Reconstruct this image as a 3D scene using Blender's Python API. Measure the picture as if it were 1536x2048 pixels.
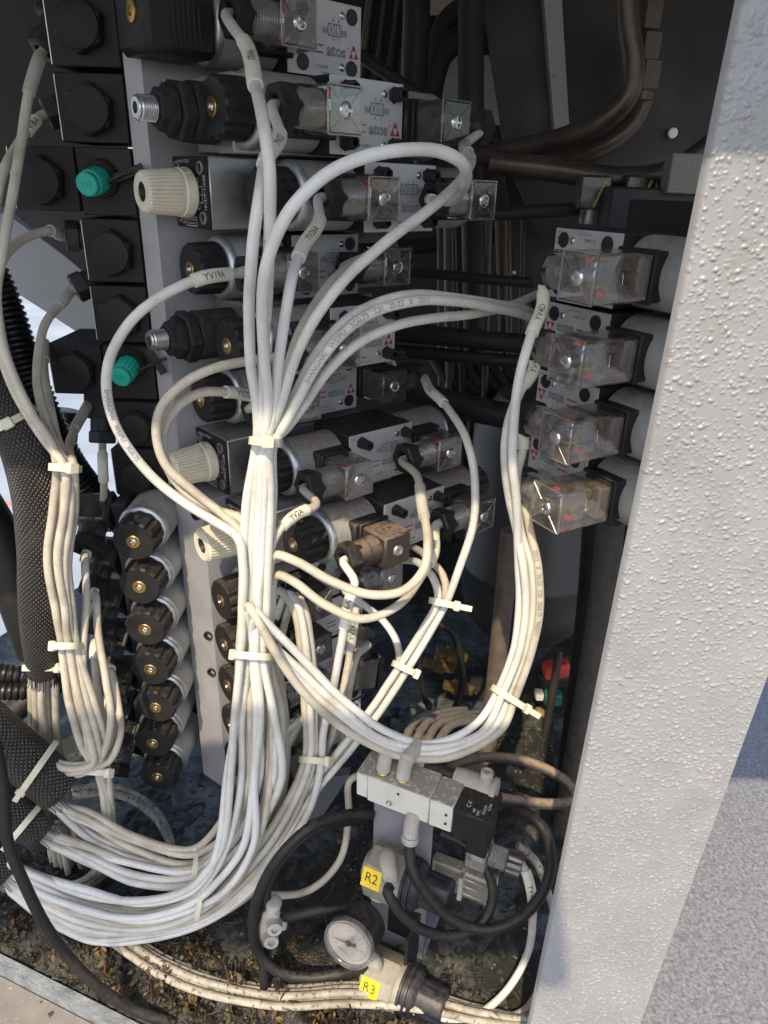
import bpy, bmesh, math, random
import numpy as np
from mathutils import Vector, Matrix, Quaternion
for o in list(bpy.data.objects): bpy.data.objects.remove(o)
scn = bpy.context.scene
col = scn.collection
random.seed(7)
R = math.radians
V = Vector

# ---------------------------------------------------------------- camera
CZ = 1.45                       # eye height above the ground outside
F, CX, CY = 1420.0, 768.0, 1024.0      # focal length in pixels of the 1536 x 2048 frame
_d = V((672 - CX, -(4100 - CY), -F)).normalized()      # vanishing point of the plumb lines
UPc = -_d
FWc = (V((0, 0, -1)) - V((0, 0, -1)).dot(UPc) * UPc).normalized()
RTc = FWc.cross(UPc)
CAMR = Matrix((RTc, FWc, UPc))         # camera axes -> world axes
CAM = V((0, 0, CZ))
cam_data = bpy.data.cameras.new('camera')
cam = bpy.data.objects.new('camera', cam_data); col.objects.link(cam)
cam.matrix_world = Matrix.Translation(CAM) @ CAMR.to_4x4()
cam_data.sensor_fit = 'VERTICAL'; cam_data.sensor_height = 24; cam_data.sensor_width = 18
cam_data.lens = 24 * F / 2048
cam_data.clip_start = 0.01; cam_data.clip_end = 500
scn.camera = cam

# ---------------------------------------------------------------- light
SUN_AZ, SUN_EL = 194.0, 50.5
w = bpy.data.worlds.new('World'); scn.world = w; w.use_nodes = True
nt = w.node_tree
bg = nt.nodes['Background']; sky = nt.nodes.new('ShaderNodeTexSky')
sky.sky_type = 'NISHITA'; sky.sun_disc = False
sky.sun_elevation = R(SUN_EL); sky.sun_rotation = R(SUN_AZ)
sky.air_density = 1.0; sky.dust_density = 2.5; sky.ozone_density = 1.0
nt.links.new(sky.outputs[0], bg.inputs[0]); bg.inputs[1].default_value = 0.15
sl = bpy.data.lights.new('sun', 'SUN'); sl.energy = 2.9; sl.angle = R(0.6); sl.color = (1.0, 0.82, 0.56)
so = bpy.data.objects.new('sun', sl); col.objects.link(so)
_sd = V((math.sin(R(SUN_AZ)) * math.cos(R(SUN_EL)), math.cos(R(SUN_AZ)) * math.cos(R(SUN_EL)), math.sin(R(SUN_EL))))
so.rotation_euler = _sd.to_track_quat('Z', 'Y').to_euler(); so.location = (0, -3, 6)
vs = scn.view_settings
vs.view_transform = 'Standard'; vs.look = 'None'; vs.gamma = 1; vs.exposure = 0.92
vs.use_curve_mapping = False

# ---------------------------------------------------------------- measuring
def ray(px, py): return CAMR @ V((px - CX, -(py - CY), -F))
def Q(px, py, Y):                       # the point seen at a pixel, Y metres ahead
    d = ray(px, py); return CAM + d * (Y / d.y)
def onz(px, py, z):
    d = ray(px, py); return CAM + d * ((z - CZ) / d.z)
def proj(p):
    c = CAMR.transposed() @ (V(p) - CAM); return CX + F * c.x / -c.z, CY - F * c.y / -c.z
def depth(p): return -(CAMR.transposed() @ (V(p) - CAM)).z

# ---------------------------------------------------------------- materials
def mat(name, c, rough=.5, metal=0., var=.12, vscale=60., bump=0., bscale=300., dust=0., dcol=(.20, .155, .12),
        spec=.5, speck=0., sscale=900., scol=(.10, .085, .07), edge=.25, coat=0., ior=1.45, stain=0., stcol=(.30, .26, .21)):
    m = bpy.data.materials.new(name); m.use_nodes = True
    n = m.node_tree.nodes; l = m.node_tree.links; b = n['Principled BSDF']
    b.inputs['Roughness'].default_value = rough; b.inputs['Metallic'].default_value = metal
    b.inputs['Specular IOR Level'].default_value = spec
    b.inputs['Coat Weight'].default_value = coat
    tc = n.new('ShaderNodeNewGeometry')
    def noise(scale, detail=3.):
        t = n.new('ShaderNodeTexNoise'); t.inputs['Scale'].default_value = scale; t.inputs['Detail'].default_value = detail
        l.new(tc.outputs['Position'], t.inputs['Vector']); return t.outputs['Fac']
    def mr(src, a, bb, c0, c1):
        t = n.new('ShaderNodeMapRange'); t.inputs[1].default_value = a; t.inputs[2].default_value = bb
        t.inputs[3].default_value = c0; t.inputs[4].default_value = c1; l.new(src, t.inputs[0]); return t.outputs[0]
    def mixc(fac, A, B):
        t = n.new('ShaderNodeMix'); t.data_type = 'RGBA'
        if isinstance(fac, float): t.inputs[0].default_value = fac
        else: l.new(fac, t.inputs[0])
        for s, x in ((6, A), (7, B)):
            if isinstance(x, tuple): t.inputs[s].default_value = (*x[:3], 1)
            else: l.new(x, t.inputs[s])
        return t.outputs[2]
    nf = noise(vscale, 5.)
    cl = tuple(min(1, x * (1 + var)) for x in c); cd = tuple(x * (1 - var) for x in c)
    cc = mixc(mr(nf, .3, .7, 0, 1), cd, cl)
    rg = mr(nf, .3, .7, max(.02, rough * .8), min(1, rough * 1.25))
    if stain > 0:
        cc = mixc(mr(noise(38., 7.), .50, .72, 0, stain), cc, stcol)
        cc = mixc(mr(noise(420., 3.), .60, .75, 0, stain * .6), cc, stcol)
    if speck > 0:
        s1 = mr(noise(sscale, 2.), .70 - .12 * speck, .78 - .12 * speck, 0, .85)
        cc = mixc(s1, cc, scol)
    if dust > 0:
        sx = n.new('ShaderNodeSeparateXYZ'); l.new(tc.outputs['Normal'], sx.inputs[0])
        up = mr(sx.outputs[2], .15, .85, 0, 1)
        dn = mr(noise(240., 6.), .42 - .25 * dust, .62 - .15 * dust, 0, 1)
        mu = n.new('ShaderNodeMath'); mu.operation = 'MULTIPLY'; l.new(up, mu.inputs[0]); l.new(dn, mu.inputs[1])
        m2 = n.new('ShaderNodeMath'); m2.operation = 'MULTIPLY'; l.new(mu.outputs[0], m2.inputs[0]); m2.inputs[1].default_value = min(1., dust)
        cc = mixc(m2.outputs[0], cc, dcol)
        r2 = n.new('ShaderNodeMix'); r2.data_type = 'FLOAT'; l.new(m2.outputs[0], r2.inputs[0]); l.new(rg, r2.inputs[2]); r2.inputs[3].default_value = .9
        rg = r2.outputs[0]
        if metal > 0:
            r3 = n.new('ShaderNodeMix'); r3.data_type = 'FLOAT'; l.new(m2.outputs[0], r3.inputs[0]); r3.inputs[2].default_value = metal; r3.inputs[3].default_value = 0
            l.new(r3.outputs[0], b.inputs['Metallic'])
    l.new(cc, b.inputs['Base Color']); l.new(rg, b.inputs['Roughness'])
    if bump > 0:
        bp = n.new('ShaderNodeBump'); bp.inputs['Strength'].default_value = bump; bp.inputs['Distance'].default_value = .002
        l.new(noise(bscale, 4.), bp.inputs['Height']); l.new(bp.outputs[0], b.inputs['Normal'])
    return m

def clear_mat(name, tint=(.80, .79, .76), gloss=.10, rough=.08, haze=.0, hcol=(.5, .48, .44)):
    m = bpy.data.materials.new(name); m.use_nodes = True
    n = m.node_tree.nodes; l = m.node_tree.links; n.clear()
    out = n.new('ShaderNodeOutputMaterial')
    tr = n.new('ShaderNodeBsdfTransparent'); tr.inputs[0].default_value = (*tint, 1)
    gl = n.new('ShaderNodeBsdfGlossy'); gl.inputs['Roughness'].default_value = rough; gl.inputs[0].default_value = (.95, .95, .95, 1)
    df = n.new('ShaderNodeBsdfDiffuse'); df.inputs[0].default_value = (*hcol, 1)
    fr = n.new('ShaderNodeFresnel'); fr.inputs[0].default_value = 1.55
    ad = n.new('ShaderNodeMath'); ad.operation = 'ADD'; ad.inputs[1].default_value = gloss; l.new(fr.outputs[0], ad.inputs[0])
    cp = n.new('ShaderNodeMath'); cp.operation = 'MINIMUM'; cp.inputs[1].default_value = .55; l.new(ad.outputs[0], cp.inputs[0])
    tn = n.new('ShaderNodeTexNoise'); tn.inputs['Scale'].default_value = 110; tn.inputs['Detail'].default_value = 4
    ge = n.new('ShaderNodeNewGeometry'); l.new(ge.outputs['Position'], tn.inputs['Vector'])
    mr = n.new('ShaderNodeMapRange'); mr.inputs[1].default_value = .35; mr.inputs[2].default_value = .75; mr.inputs[3].default_value = haze * .4; mr.inputs[4].default_value = haze * 1.6
    l.new(tn.outputs[0], mr.inputs[0])
    m1 = n.new('ShaderNodeMixShader'); l.new(mr.outputs[0], m1.inputs[0]); l.new(tr.outputs[0], m1.inputs[1]); l.new(df.outputs[0], m1.inputs[2])
    m2 = n.new('ShaderNodeMixShader'); l.new(cp.outputs[0], m2.inputs[0]); l.new(m1.outputs[0], m2.inputs[1]); l.new(gl.outputs[0], m2.inputs[2])
    bp = n.new('ShaderNodeBump'); bp.inputs['Strength'].default_value = .25; bp.inputs['Distance'].default_value = .001
    l.new(tn.outputs[0], bp.inputs['Height']); l.new(bp.outputs[0], gl.inputs['Normal'])
    l.new(m2.outputs[0], out.inputs[0])
    return m

M = {}
M['zinc'] = mat('zinc', (.34, .345, .34), .45, .18, .10, 90, .05, 700, dust=.42)
M['zinc_dusty'] = mat('zinc_dusty', (.34, .345, .34), .45, .2, .10, 90, .05, 700, dust=.75)
M['rim'] = mat('rim', (.48, .51, .54), .36, .8, .08)
M['black'] = mat('black_plastic', (.017, .017, .019), .48, 0, .2, 80, .08, 900, dust=.12, spec=.3)
M['black_dusty'] = mat('black_plastic_dusty', (.015, .0145, .0145), .6, 0, .2, 80, .10, 900, dust=.28, dcol=(.14, .11, .09), spec=.3)
M['rubber'] = mat('rubber_black', (.013, .0125, .013), .55, 0, .25, 60, .12, 600, dust=.14, spec=.35)
M['castblack'] = mat('cast_black', (.018, .018, .020), .6, 0, .25, 120, .25, 1500, dust=.16, speck=.06, scol=(.2, .19, .18), spec=.25)
M['anod'] = mat('black_anodised', (.014, .0135, .015), .5, 0, .2, 40, .03, 900, dust=.12, spec=.22)
M['alu'] = mat('aluminium', (.62, .62, .63), .35, .7, .05)
M['plate'] = mat('nameplate_aluminium', (.50, .505, .52), .36, .2, .08, 70, .03, 1400, speck=.12, scol=(.3, .29, .28))
M['manifold'] = mat('manifold_steel', (.33, .335, .36), .45, .2, .10, 35, .10, 900, speck=.18, scol=(.2, .19, .18))
M['steel'] = mat('steel', (.60, .60, .60), .25, 1., .08)
M['steelbody'] = mat('ground_steel', (.34, .34, .34), .32, .8, .14, 60, .06, 500, dust=.45)
M['brass'] = mat('brass', (.52, .33, .12), .30, .95, .15)
M['cable'] = mat('cable_white', (.57, .57, .54), .42, 0, .08, 40, .04, 500, dust=.10, speck=.20, sscale=700, stain=.55)
M['cable_bright'] = mat('cable_bright', (.60, .61, .60), .38, 0, .06, 30, .03, 500, speck=.12, sscale=800, stain=.35)
M['cable_aged'] = mat('cable_aged', (.48, .45, .38), .5, 0, .12, 60, .05, 500, dust=.25, speck=.38, sscale=800, scol=(.17, .13, .10), dcol=(.42, .33, .25), stain=.7, stcol=(.25, .21, .165))
M['cable_dirty'] = mat('cable_dirty', (.37, .35, .30), .6, 0, .22, 70, .1, 500, stain=.9, stcol=(.12, .10, .075), dust=.3, speck=1.0, sscale=260, scol=(.05, .045, .04))
M['sleeve'] = mat('sleeve_ivory', (.68, .66, .56), .45, 0, .05, 40, .03, 500, speck=.10)
M['sleeve_grey'] = mat('sleeve_grey', (.42, .41, .35), .5, 0, .08, 40, .03, 500, speck=.2)
M['tie'] = mat('tie_nylon', (.62, .60, .46), .35, 0, .08, 60)
M['ink'] = mat('ink_black', (.02, .02, .025), .5, 0, .1)
M['ink_grey'] = mat('ink_grey', (.16, .16, .19), .5, 0, .1)
M['ink_white'] = mat('ink_white', (.55, .55, .52), .5, 0, .1)
M['ink_red'] = mat('ink_red', (.42, .02, .04), .5, 0, .1)
M['ivory'] = mat('ivory_plastic', (.66, .62, .50), .45, 0, .07, 80, .05, 700, dust=.5, dcol=(.40, .29, .19))
M['clear'] = clear_mat('clear_plastic', tint=(.88, .86, .84), haze=.09, hcol=(.52, .45, .41))
M['clear_edge'] = clear_mat('clear_plastic_edge', tint=(.74, .72, .70), gloss=.08, rough=.22, haze=.26, hcol=(.48, .46, .44))
M['clear_grey'] = clear_mat('clear_plastic_smoky', tint=(.36, .34, .32), gloss=.03, rough=.25, haze=.30, hcol=(.13, .12, .11))
M['brownplug'] = mat('plug_brown_grey', (.034, .029, .027), .55, 0, .15, 120, .25, 900, dust=.7, dcol=(.22, .16, .125))
M['innards'] = mat('terminal_block', (.19, .16, .135), .5, 0, .3, 200)
M['red'] = mat('red_lamp', (.65, .02, .03), .3)
M['blue'] = mat('wire_blue', (.04, .17, .42), .4)
M['yellowgreen'] = mat('wire_yellow_green', (.30, .42, .06), .4)
M['brownwire'] = mat('wire_brown', (.12, .06, .03), .4)
M['green'] = mat('green_cap', (.015, .36, .27), .42, 0, .1, 90)
M['corr'] = mat('corrugated_black', (.012, .012, .013), .38, 0, .2)
M['pipe'] = mat('pipe_bronze', (.085, .068, .057), .38, .6, .25, 40, .05, 300, dust=.15)
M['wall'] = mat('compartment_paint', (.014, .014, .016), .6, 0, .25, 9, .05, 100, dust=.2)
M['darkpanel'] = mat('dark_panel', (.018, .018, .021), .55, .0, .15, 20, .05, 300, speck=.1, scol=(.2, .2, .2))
M['greypaint'] = mat('grey_paint', (.30, .32, .35), .5, 0, .10, 15, .05, 300, speck=.10, sscale=120, scol=(.1, .1, .1))
M['bracket'] = mat('bracket_grey', (.25, .26, .29), .42, .3, .08, 60, .05, 500, speck=.15)
M['smcwhite'] = mat('valve_offwhite', (.56, .56, .50), .45, 0, .07, 60, .03, 500, dust=.95, dcol=(.22, .20, .17))
M['fitting'] = mat('fitting_grey', (.38, .37, .335), .5, 0, .15, 120, .08, 700, dust=.6, dcol=(.24, .21, .175), speck=.45, sscale=600, stain=.5)
M['regbody'] = mat('regulator_zinc', (.30, .285, .235), .5, .2, .14, 120, .12, 800, dust=.45, dcol=(.24, .21, .17), speck=.3, sscale=500)
M['yellow'] = mat('yellow_label', (.78, .56, .01), .5, 0, .10, 200, speck=.45, sscale=450, scol=(.3, .22, .03), stain=.5, stcol=(.25, .17, .04))
M['dial'] = mat('gauge_face', (.72, .70, .63), .5, 0, .06)
M['navy'] = mat('regulator_navy', (.014, .016, .024), .42, 0, .2, 80, .08, 500, dust=.15)

def weave_mat():
    m = bpy.data.materials.new('braided_sleeve'); m.use_nodes = True
    n = m.node_tree.nodes; l = m.node_tree.links; b = n['Principled BSDF']
    uv = n.new('ShaderNodeUVMap'); sx = n.new('ShaderNodeSeparateXYZ'); l.new(uv.outputs[0], sx.inputs[0])
    ge = n.new('ShaderNodeNewGeometry'); tn = n.new('ShaderNodeTexNoise'); tn.inputs['Scale'].default_value = 55; tn.inputs['Detail'].default_value = 4; l.new(ge.outputs['Position'], tn.inputs['Vector'])
    wv = n.new('ShaderNodeMath'); wv.operation = 'MULTIPLY_ADD'; l.new(tn.outputs[0], wv.inputs[0]); wv.inputs[1].default_value = 9.; l.new(sx.outputs[1], wv.inputs[2])
    outs = []
    for s in (1, -1):
        m1 = n.new('ShaderNodeMath'); m1.operation = 'MULTIPLY_ADD'; l.new(sx.outputs[0], m1.inputs[0]); m1.inputs[1].default_value = s; l.new(wv.outputs[0], m1.inputs[2])
        m2 = n.new('ShaderNodeMath'); m2.operation = 'SINE'; l.new(m1.outputs[0], m2.inputs[0]); outs.append(m2.outputs[0])
    mx = n.new('ShaderNodeMath'); mx.operation = 'MAXIMUM'; l.new(outs[0], mx.inputs[0]); l.new(outs[1], mx.inputs[1])
    mr = n.new('ShaderNodeMapRange'); mr.inputs[1].default_value = -.62; mr.inputs[2].default_value = -.3; mr.inputs[3].default_value = 1; mr.inputs[4].default_value = 0
    l.new(mx.outputs[0], mr.inputs[0])
    mi = n.new('ShaderNodeMix'); mi.data_type = 'RGBA'; l.new(mr.outputs[0], mi.inputs[0])
    mi.inputs[6].default_value = (.012, .012, .012, 1); mi.inputs[7].default_value = (.13, .125, .11, 1); 
    dr = n.new('ShaderNodeMapRange'); dr.inputs[1].default_value = .48; dr.inputs[2].default_value = .75; dr.inputs[4].default_value = .5; l.new(tn.outputs[0], dr.inputs[0])
    md = n.new('ShaderNodeMix'); md.data_type = 'RGBA'; l.new(dr.outputs[0], md.inputs[0]); l.new(mi.outputs[2], md.inputs[6]); md.inputs[7].default_value = (.06, .052, .042, 1); l.new(md.outputs[2], b.inputs['Base Color'])
    b.inputs['Roughness'].default_value = .5
    bp = n.new('ShaderNodeBump'); bp.inputs['Strength'].default_value = .7; bp.inputs['Distance'].default_value = .0012; l.new(mx.outputs[0], bp.inputs['Height']); l.new(bp.outputs[0], b.inputs['Normal'])
    return m
M['weave'] = weave_mat()

# ---------------------------------------------------------------- mesh builder
class MB:
    def __init__(s): s.v = []; s.f = []; s.m = []; s.uv = None
    def add(s, vs, fs, mi=0):
        o = len(s.v); s.v += [tuple(x) for x in vs]; s.f += [tuple(i + o for i in f) for f in fs]; s.m += [mi] * len(fs); return s
    def box(s, c, sz, bev=0., rot=None, mi=0):
        h = [x / 2 for x in sz]; b = min(bev, min(h) * .9)
        vs = []; fs = []
        if b <= 0:
            vs = [V((sx * h[0], sy * h[1], sz_ * h[2])) for sx in (-1, 1) for sy in (-1, 1) for sz_ in (-1, 1)]
            fs = [(0, 1, 3, 2), (4, 6, 7, 5), (0, 4, 5, 1), (2, 3, 7, 6), (0, 2, 6, 4), (1, 5, 7, 3)]
        else:
            idx = {}
            for sx in (-1, 1):
                for sy in (-1, 1):
                    for sk in (-1, 1):
                        sg = (sx, sy, sk)
                        for ax in range(3):
                            p = [sg[i] * (h[i] if i == ax else h[i] - b) for i in range(3)]
                            idx[(sg, ax)] = len(vs); vs.append(V(p))
            def quad(a, b_, c_, d_, nrm):
                q = [a, b_, c_, d_]
                nn = (vs[b_] - vs[a]).cross(vs[c_] - vs[a])
                fs.append(tuple(q if nn.dot(nrm) > 0 else q[::-1]))
            for ax in range(3):
                o1, o2 = [(1, 2), (0, 2), (0, 1)][ax]
                for sg in (-1, 1):
                    def k(a, b_):
                        t = [0, 0, 0]; t[ax] = sg; t[o1] = a; t[o2] = b_; return idx[(tuple(t), ax)]
                    nr = V((0, 0, 0)); nr[ax] = sg
                    quad(k(-1, -1), k(1, -1), k(1, 1), k(-1, 1), nr)
            for ax in range(3):
                o1, o2 = [(1, 2), (0, 2), (0, 1)][ax]
                for a in (-1, 1):
                    for b_ in (-1, 1):
                        def k2(e, face):
                            t = [0, 0, 0]; t[ax] = e; t[o1] = a; t[o2] = b_; return idx[(tuple(t), face)]
                        nr = V((0, 0, 0)); nr[o1] = a; nr[o2] = b_
                        quad(k2(-1, o1), k2(1, o1), k2(1, o2), k2(-1, o2), nr)
            for sx in (-1, 1):
                for sy in (-1, 1):
                    for sk in (-1, 1):
                        sg = (sx, sy, sk); t = [idx[(sg, i)] for i in range(3)]
                        nn = (vs[t[1]] - vs[t[0]]).cross(vs[t[2]] - vs[t[0]])
                        fs.append(tuple(t if nn.dot(V(sg)) > 0 else t[::-1]))
        c = V(c)
        if rot is not None: vs = [rot @ v for v in vs]
        return s.add([v + c for v in vs], fs, mi)
    def lathe(s, o, axis, prof, n=28, ref=None, mi=0, rib=None, cap0=True, cap1=True, hexa=False):
        o = V(o); a = V(axis).normalized()
        r = V(ref) if ref else (V((0, 0, 1)) if abs(a.z) < .9 else V((1, 0, 0)))
        x = (r - r.dot(a) * a).normalized(); y = a.cross(x)
        vs = []; fs = []
        for d, rr in prof:
            for i in range(n):
                t = 2 * math.pi * i / n
                k = rib(i, d) if rib else 1.
                vs.append(o + a * d + (x * math.cos(t) + y * math.sin(t)) * rr * k)
        for j in range(len(prof) - 1):
            for i in range(n):
                i2 = (i + 1) % n
                fs.append((j * n + i, j * n + i2, (j + 1) * n + i2, (j + 1) * n + i))
        if cap0: fs.append(tuple(range(n))[::-1])
        if cap1: fs.append(tuple((len(prof) - 1) * n + i for i in range(n)))
        return s.add(vs, fs, mi)
    def cyl(s, p0, p1, r, n=20, mi=0, bev=0., r1=None):
        p0 = V(p0); p1 = V(p1); L = (p1 - p0).length; r1 = r if r1 is None else r1
        if bev: prof = [(0, r - bev), (bev, r), (L - bev, r1), (L, r1 - bev)]
        else: prof = [(0, r), (L, r1)]
        return s.lathe(p0, p1 - p0, prof, n, mi=mi)
    def hexp(s, p0, p1, r, mi=0, bev=.0008, ref=None, hole=0.):
        p0 = V(p0); p1 = V(p1); L = (p1 - p0).length
        if hole: prof = [(.003, hole), (0, hole), (0, r - bev), (bev, r), (L - bev, r), (L, r - bev)]
        else: prof = [(0, r - bev), (bev, r), (L - bev, r), (L, r - bev)]
        return s.lathe(p0, p1 - p0, prof, 6, ref=ref, mi=mi, cap0=not hole)
    def tube(s, pts, r, n=10, mi=0, caps=True, uv=False, rfun=None):
        fr = frames(pts); vs = []; fs = []; L = 0
        for i, (p, t, x, y) in enumerate(fr):
            rr = rfun(i) if rfun else r
            for k in range(n):
                a = 2 * math.pi * k / n
                vs.append(p + (x * math.cos(a) + y * math.sin(a)) * rr)
        m = len(fr)
        for i in range(m - 1):
            for k in range(n):
                k2 = (k + 1) % n
                fs.append((i * n + k, i * n + k2, (i + 1) * n + k2, (i + 1) * n + k))
        if caps: fs.append(tuple(range(n))[::-1]); fs.append(tuple((m - 1) * n + k for k in range(n)))
        return s.add(vs, fs, mi)
    def prism(s, poly, z0, z1, mi=0):
        n = len(poly); vs = [V((x, y, z0)) for x, y in poly] + [V((x, y, z1)) for x, y in poly]
        ar = sum(poly[i][0] * poly[(i + 1) % n][1] - poly[(i + 1) % n][0] * poly[i][1] for i in range(n))
        fs = [tuple(range(n))[::-1], tuple(range(n, 2 * n))] + [(i, (i + 1) % n, n + (i + 1) % n, n + i) for i in range(n)]
        if ar < 0: fs = [f[::-1] for f in fs]
        return s.add(vs, fs, mi)
    def slab(s, pts, nrm, th, mi=0):          # planar outline given in 3-D, thickened along -nrm
        n = len(pts); nrm = V(nrm).normalized(); a = V((0, 0, 0))
        for i in range(n): a += V(pts[i]).cross(V(pts[(i + 1) % n]))
        if a.dot(nrm) < 0: pts = pts[::-1]
        vs = [V(p) for p in pts] + [V(p) - nrm * th for p in pts]
        fs = [tuple(range(n)), tuple(range(n, 2 * n))[::-1]] + [(i, n + i, n + (i + 1) % n, (i + 1) % n) for i in range(n)]
        return s.add(vs, fs, mi)
    def xf(s, Mx): s.v = [tuple(Mx @ V(v)) for v in s.v]; return s
    def build(s, name, mats, parent=None, ang=38, origin=None):
        if not isinstance(mats, (list, tuple)): mats = [mats]
        me = bpy.data.meshes.new(name)
        vv = s.v
        if origin is not None: vv = [tuple(V(v) - V(origin)) for v in vv]
        me.from_pydata(vv, [], s.f); me.update()
        for m in mats: me.materials.append(M[m] if isinstance(m, str) else m)
        if len(mats) > 1: me.polygons.foreach_set('material_index', s.m)
        me.polygons.foreach_set('use_smooth', [True] * len(me.polygons)); me.set_sharp_from_angle(angle=R(ang))
        o = bpy.data.objects.new(name, me); col.objects.link(o)
        if parent is not None: o.parent = parent
        if origin is not None: o.location = origin
        return o

def frames(pts):
    out = []; m = len(pts); px = None
    for i in range(m):
        a = pts[max(0, i - 1)]; b = pts[min(m - 1, i + 1)]
        t = (b - a)
        t = t.normalized() if t.length > 1e-9 else V((0, 0, 1))
        if px is None:
            r = V((0, 0, 1)) if abs(t.z) < .9 else V((1, 0, 0)); x = (r - r.dot(t) * t).normalized()
        else:
            x = px - px.dot(t) * t
            x = x.normalized() if x.length > 1e-9 else t.orthogonal().normalized()
        px = x; out.append((pts[i], t, x, t.cross(x)))
    return out

def spline(P, step=.004):
    P = [V(p) for p in P]
    if len(P) == 2: P = [P[0], (P[0] + P[1]) / 2, P[1]]
    E = [P[0] * 2 - P[1]] + P + [P[-1] * 2 - P[-2]]
    out = []
    for i in range(1, len(E) - 2):
        p0, p1, p2, p3 = E[i - 1:i + 3]
        t0 = 0.; t1 = t0 + max(1e-6, (p1 - p0).length) ** .5; t2 = t1 + max(1e-6, (p2 - p1).length) ** .5; t3 = t2 + max(1e-6, (p3 - p2).length) ** .5
        k = max(2, int((p2 - p1).length / step))
        for j in range(k):
            t = t1 + (t2 - t1) * j / k
            A1 = p0 * ((t1 - t) / (t1 - t0)) + p1 * ((t - t0) / (t1 - t0)); A2 = p1 * ((t2 - t) / (t2 - t1)) + p2 * ((t - t1) / (t2 - t1)); A3 = p2 * ((t3 - t) / (t3 - t2)) + p3 * ((t - t2) / (t3 - t2))
            B1 = A1 * ((t2 - t) / (t2 - t0)) + A2 * ((t - t0) / (t2 - t0)); B2 = A2 * ((t3 - t) / (t3 - t1)) + A3 * ((t - t1) / (t3 - t1))
            out.append(B1 * ((t2 - t) / (t2 - t1)) + B2 * ((t - t1) / (t2 - t1)))
    out.append(P[-1]); return out

def tag(o, label, cat, group=None):
    o['label'] = label; o['category'] = cat
    if group: o['group'] = group
    return o
def empty(name, loc, rot=None):
    o = bpy.data.objects.new(name, None); col.objects.link(o); o.empty_display_size = .01
    mw = Matrix.Translation(V(loc))
    if rot is not None: mw = mw @ rot.to_4x4()
    o.matrix_world = mw; return o
def struct(o): o['kind'] = 'structure'; return o

# lettering: font outlines turned into flat meshes
_txt = {}
def text(sx, outline=False):
    k = (sx, outline)
    if k in _txt: return _txt[k]
    c = bpy.data.curves.new('t', 'FONT'); c.body = sx; c.size = 1; c.resolution_u = 3; c.align_x = 'CENTER'; c.align_y = 'CENTER'
    if outline: c.fill_mode = 'NONE'; c.bevel_depth = .022; c.bevel_resolution = 0
    o = bpy.data.objects.new('t', c); col.objects.link(o)
    dg = bpy.context.evaluated_depsgraph_get(); dg.update()
    me = o.evaluated_get(dg).to_mesh()
    r = ([tuple(v.co) for v in me.vertices], [tuple(p.vertices) for p in me.polygons])
    o.evaluated_get(dg).to_mesh_clear(); bpy.data.objects.remove(o); bpy.data.curves.remove(c)
    _txt[k] = r; return r
_wtx = {}
def text_fine(sx):                             # same lettering cut into small pieces, to bend round a sleeve
    if sx in _wtx: return _wtx[sx]
    vs, fs = text(sx); bm = bmesh.new(); bv = [bm.verts.new(v) for v in vs]
    for f in fs:
        try: bm.faces.new([bv[i] for i in f])
        except ValueError: pass
    for _ in range(3):
        bmesh.ops.triangulate(bm, faces=bm.faces[:])
        es = [e for e in bm.edges if e.calc_length() > .16]
        if not es: break
        bmesh.ops.subdivide_edges(bm, edges=es, cuts=1 if _ else 3)
    bmesh.ops.triangulate(bm, faces=bm.faces[:])
    bm.verts.index_update(); r = ([tuple(v.co) for v in bm.verts], [tuple(v.index for v in f.verts) for f in bm.faces]); bm.free()
    _wtx[sx] = r; return r
def put_text(mb, sx, o, ex, ey, size, mi=0, outline=False, lift=.0):
    vs, fs = text(sx, outline); o = V(o); ex = V(ex); ey = V(ey); ez = ex.cross(ey)
    mb.add([o + ex * (x * size) + ey * (y * size) + ez * (lift + z * size * .3) for x, y, z in vs], fs, mi)
def seg(mb, a, b, wd, ez, mi=0):               # a flat printed stroke
    a = V(a); b = V(b); d = (b - a); s = d.normalized().cross(V(ez)) * wd / 2
    mb.add([a - s, b - s, b + s, a + s], [(0, 1, 2, 3)], mi)

# ================================================================ SETTING
SZ = CZ
# ground outside
m_ground = mat('concrete_ground', (.175, .18, .195), .8, 0, .45, 130., .6, 160., speck=.45, sscale=260, scol=(.34, .35, .37), stain=.6, stcol=(.10, .10, .11))
gr = MB().add([(-60, -20, 0), (60, -20, 0), (60, 120, 0), (-60, 120, 0)], [(0, 1, 2, 3)]).build('ground', m_ground); struct(gr)
pv = MB().add([(-14, .95, .004), (-.34, .95, .004), (-.20, 2.2, .004), (.0, 16, .004), (-14, 16, .004)], [(0, 1, 2, 3, 4)]).build('pavement', mat('pale_concrete', (.27, .32, .39), .7, 0, .15, 2., .2, 40., speck=.1, sscale=60, scol=(.3, .31, .33))); struct(pv)
rl = MB().box((-2.1, 3.1, .0075), (3.2, .045, .003)).build('painted_line', mat('red_paint', (.55, .22, .22), .6)); struct(rl); rl.rotation_euler = (0, 0, 0)

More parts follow.
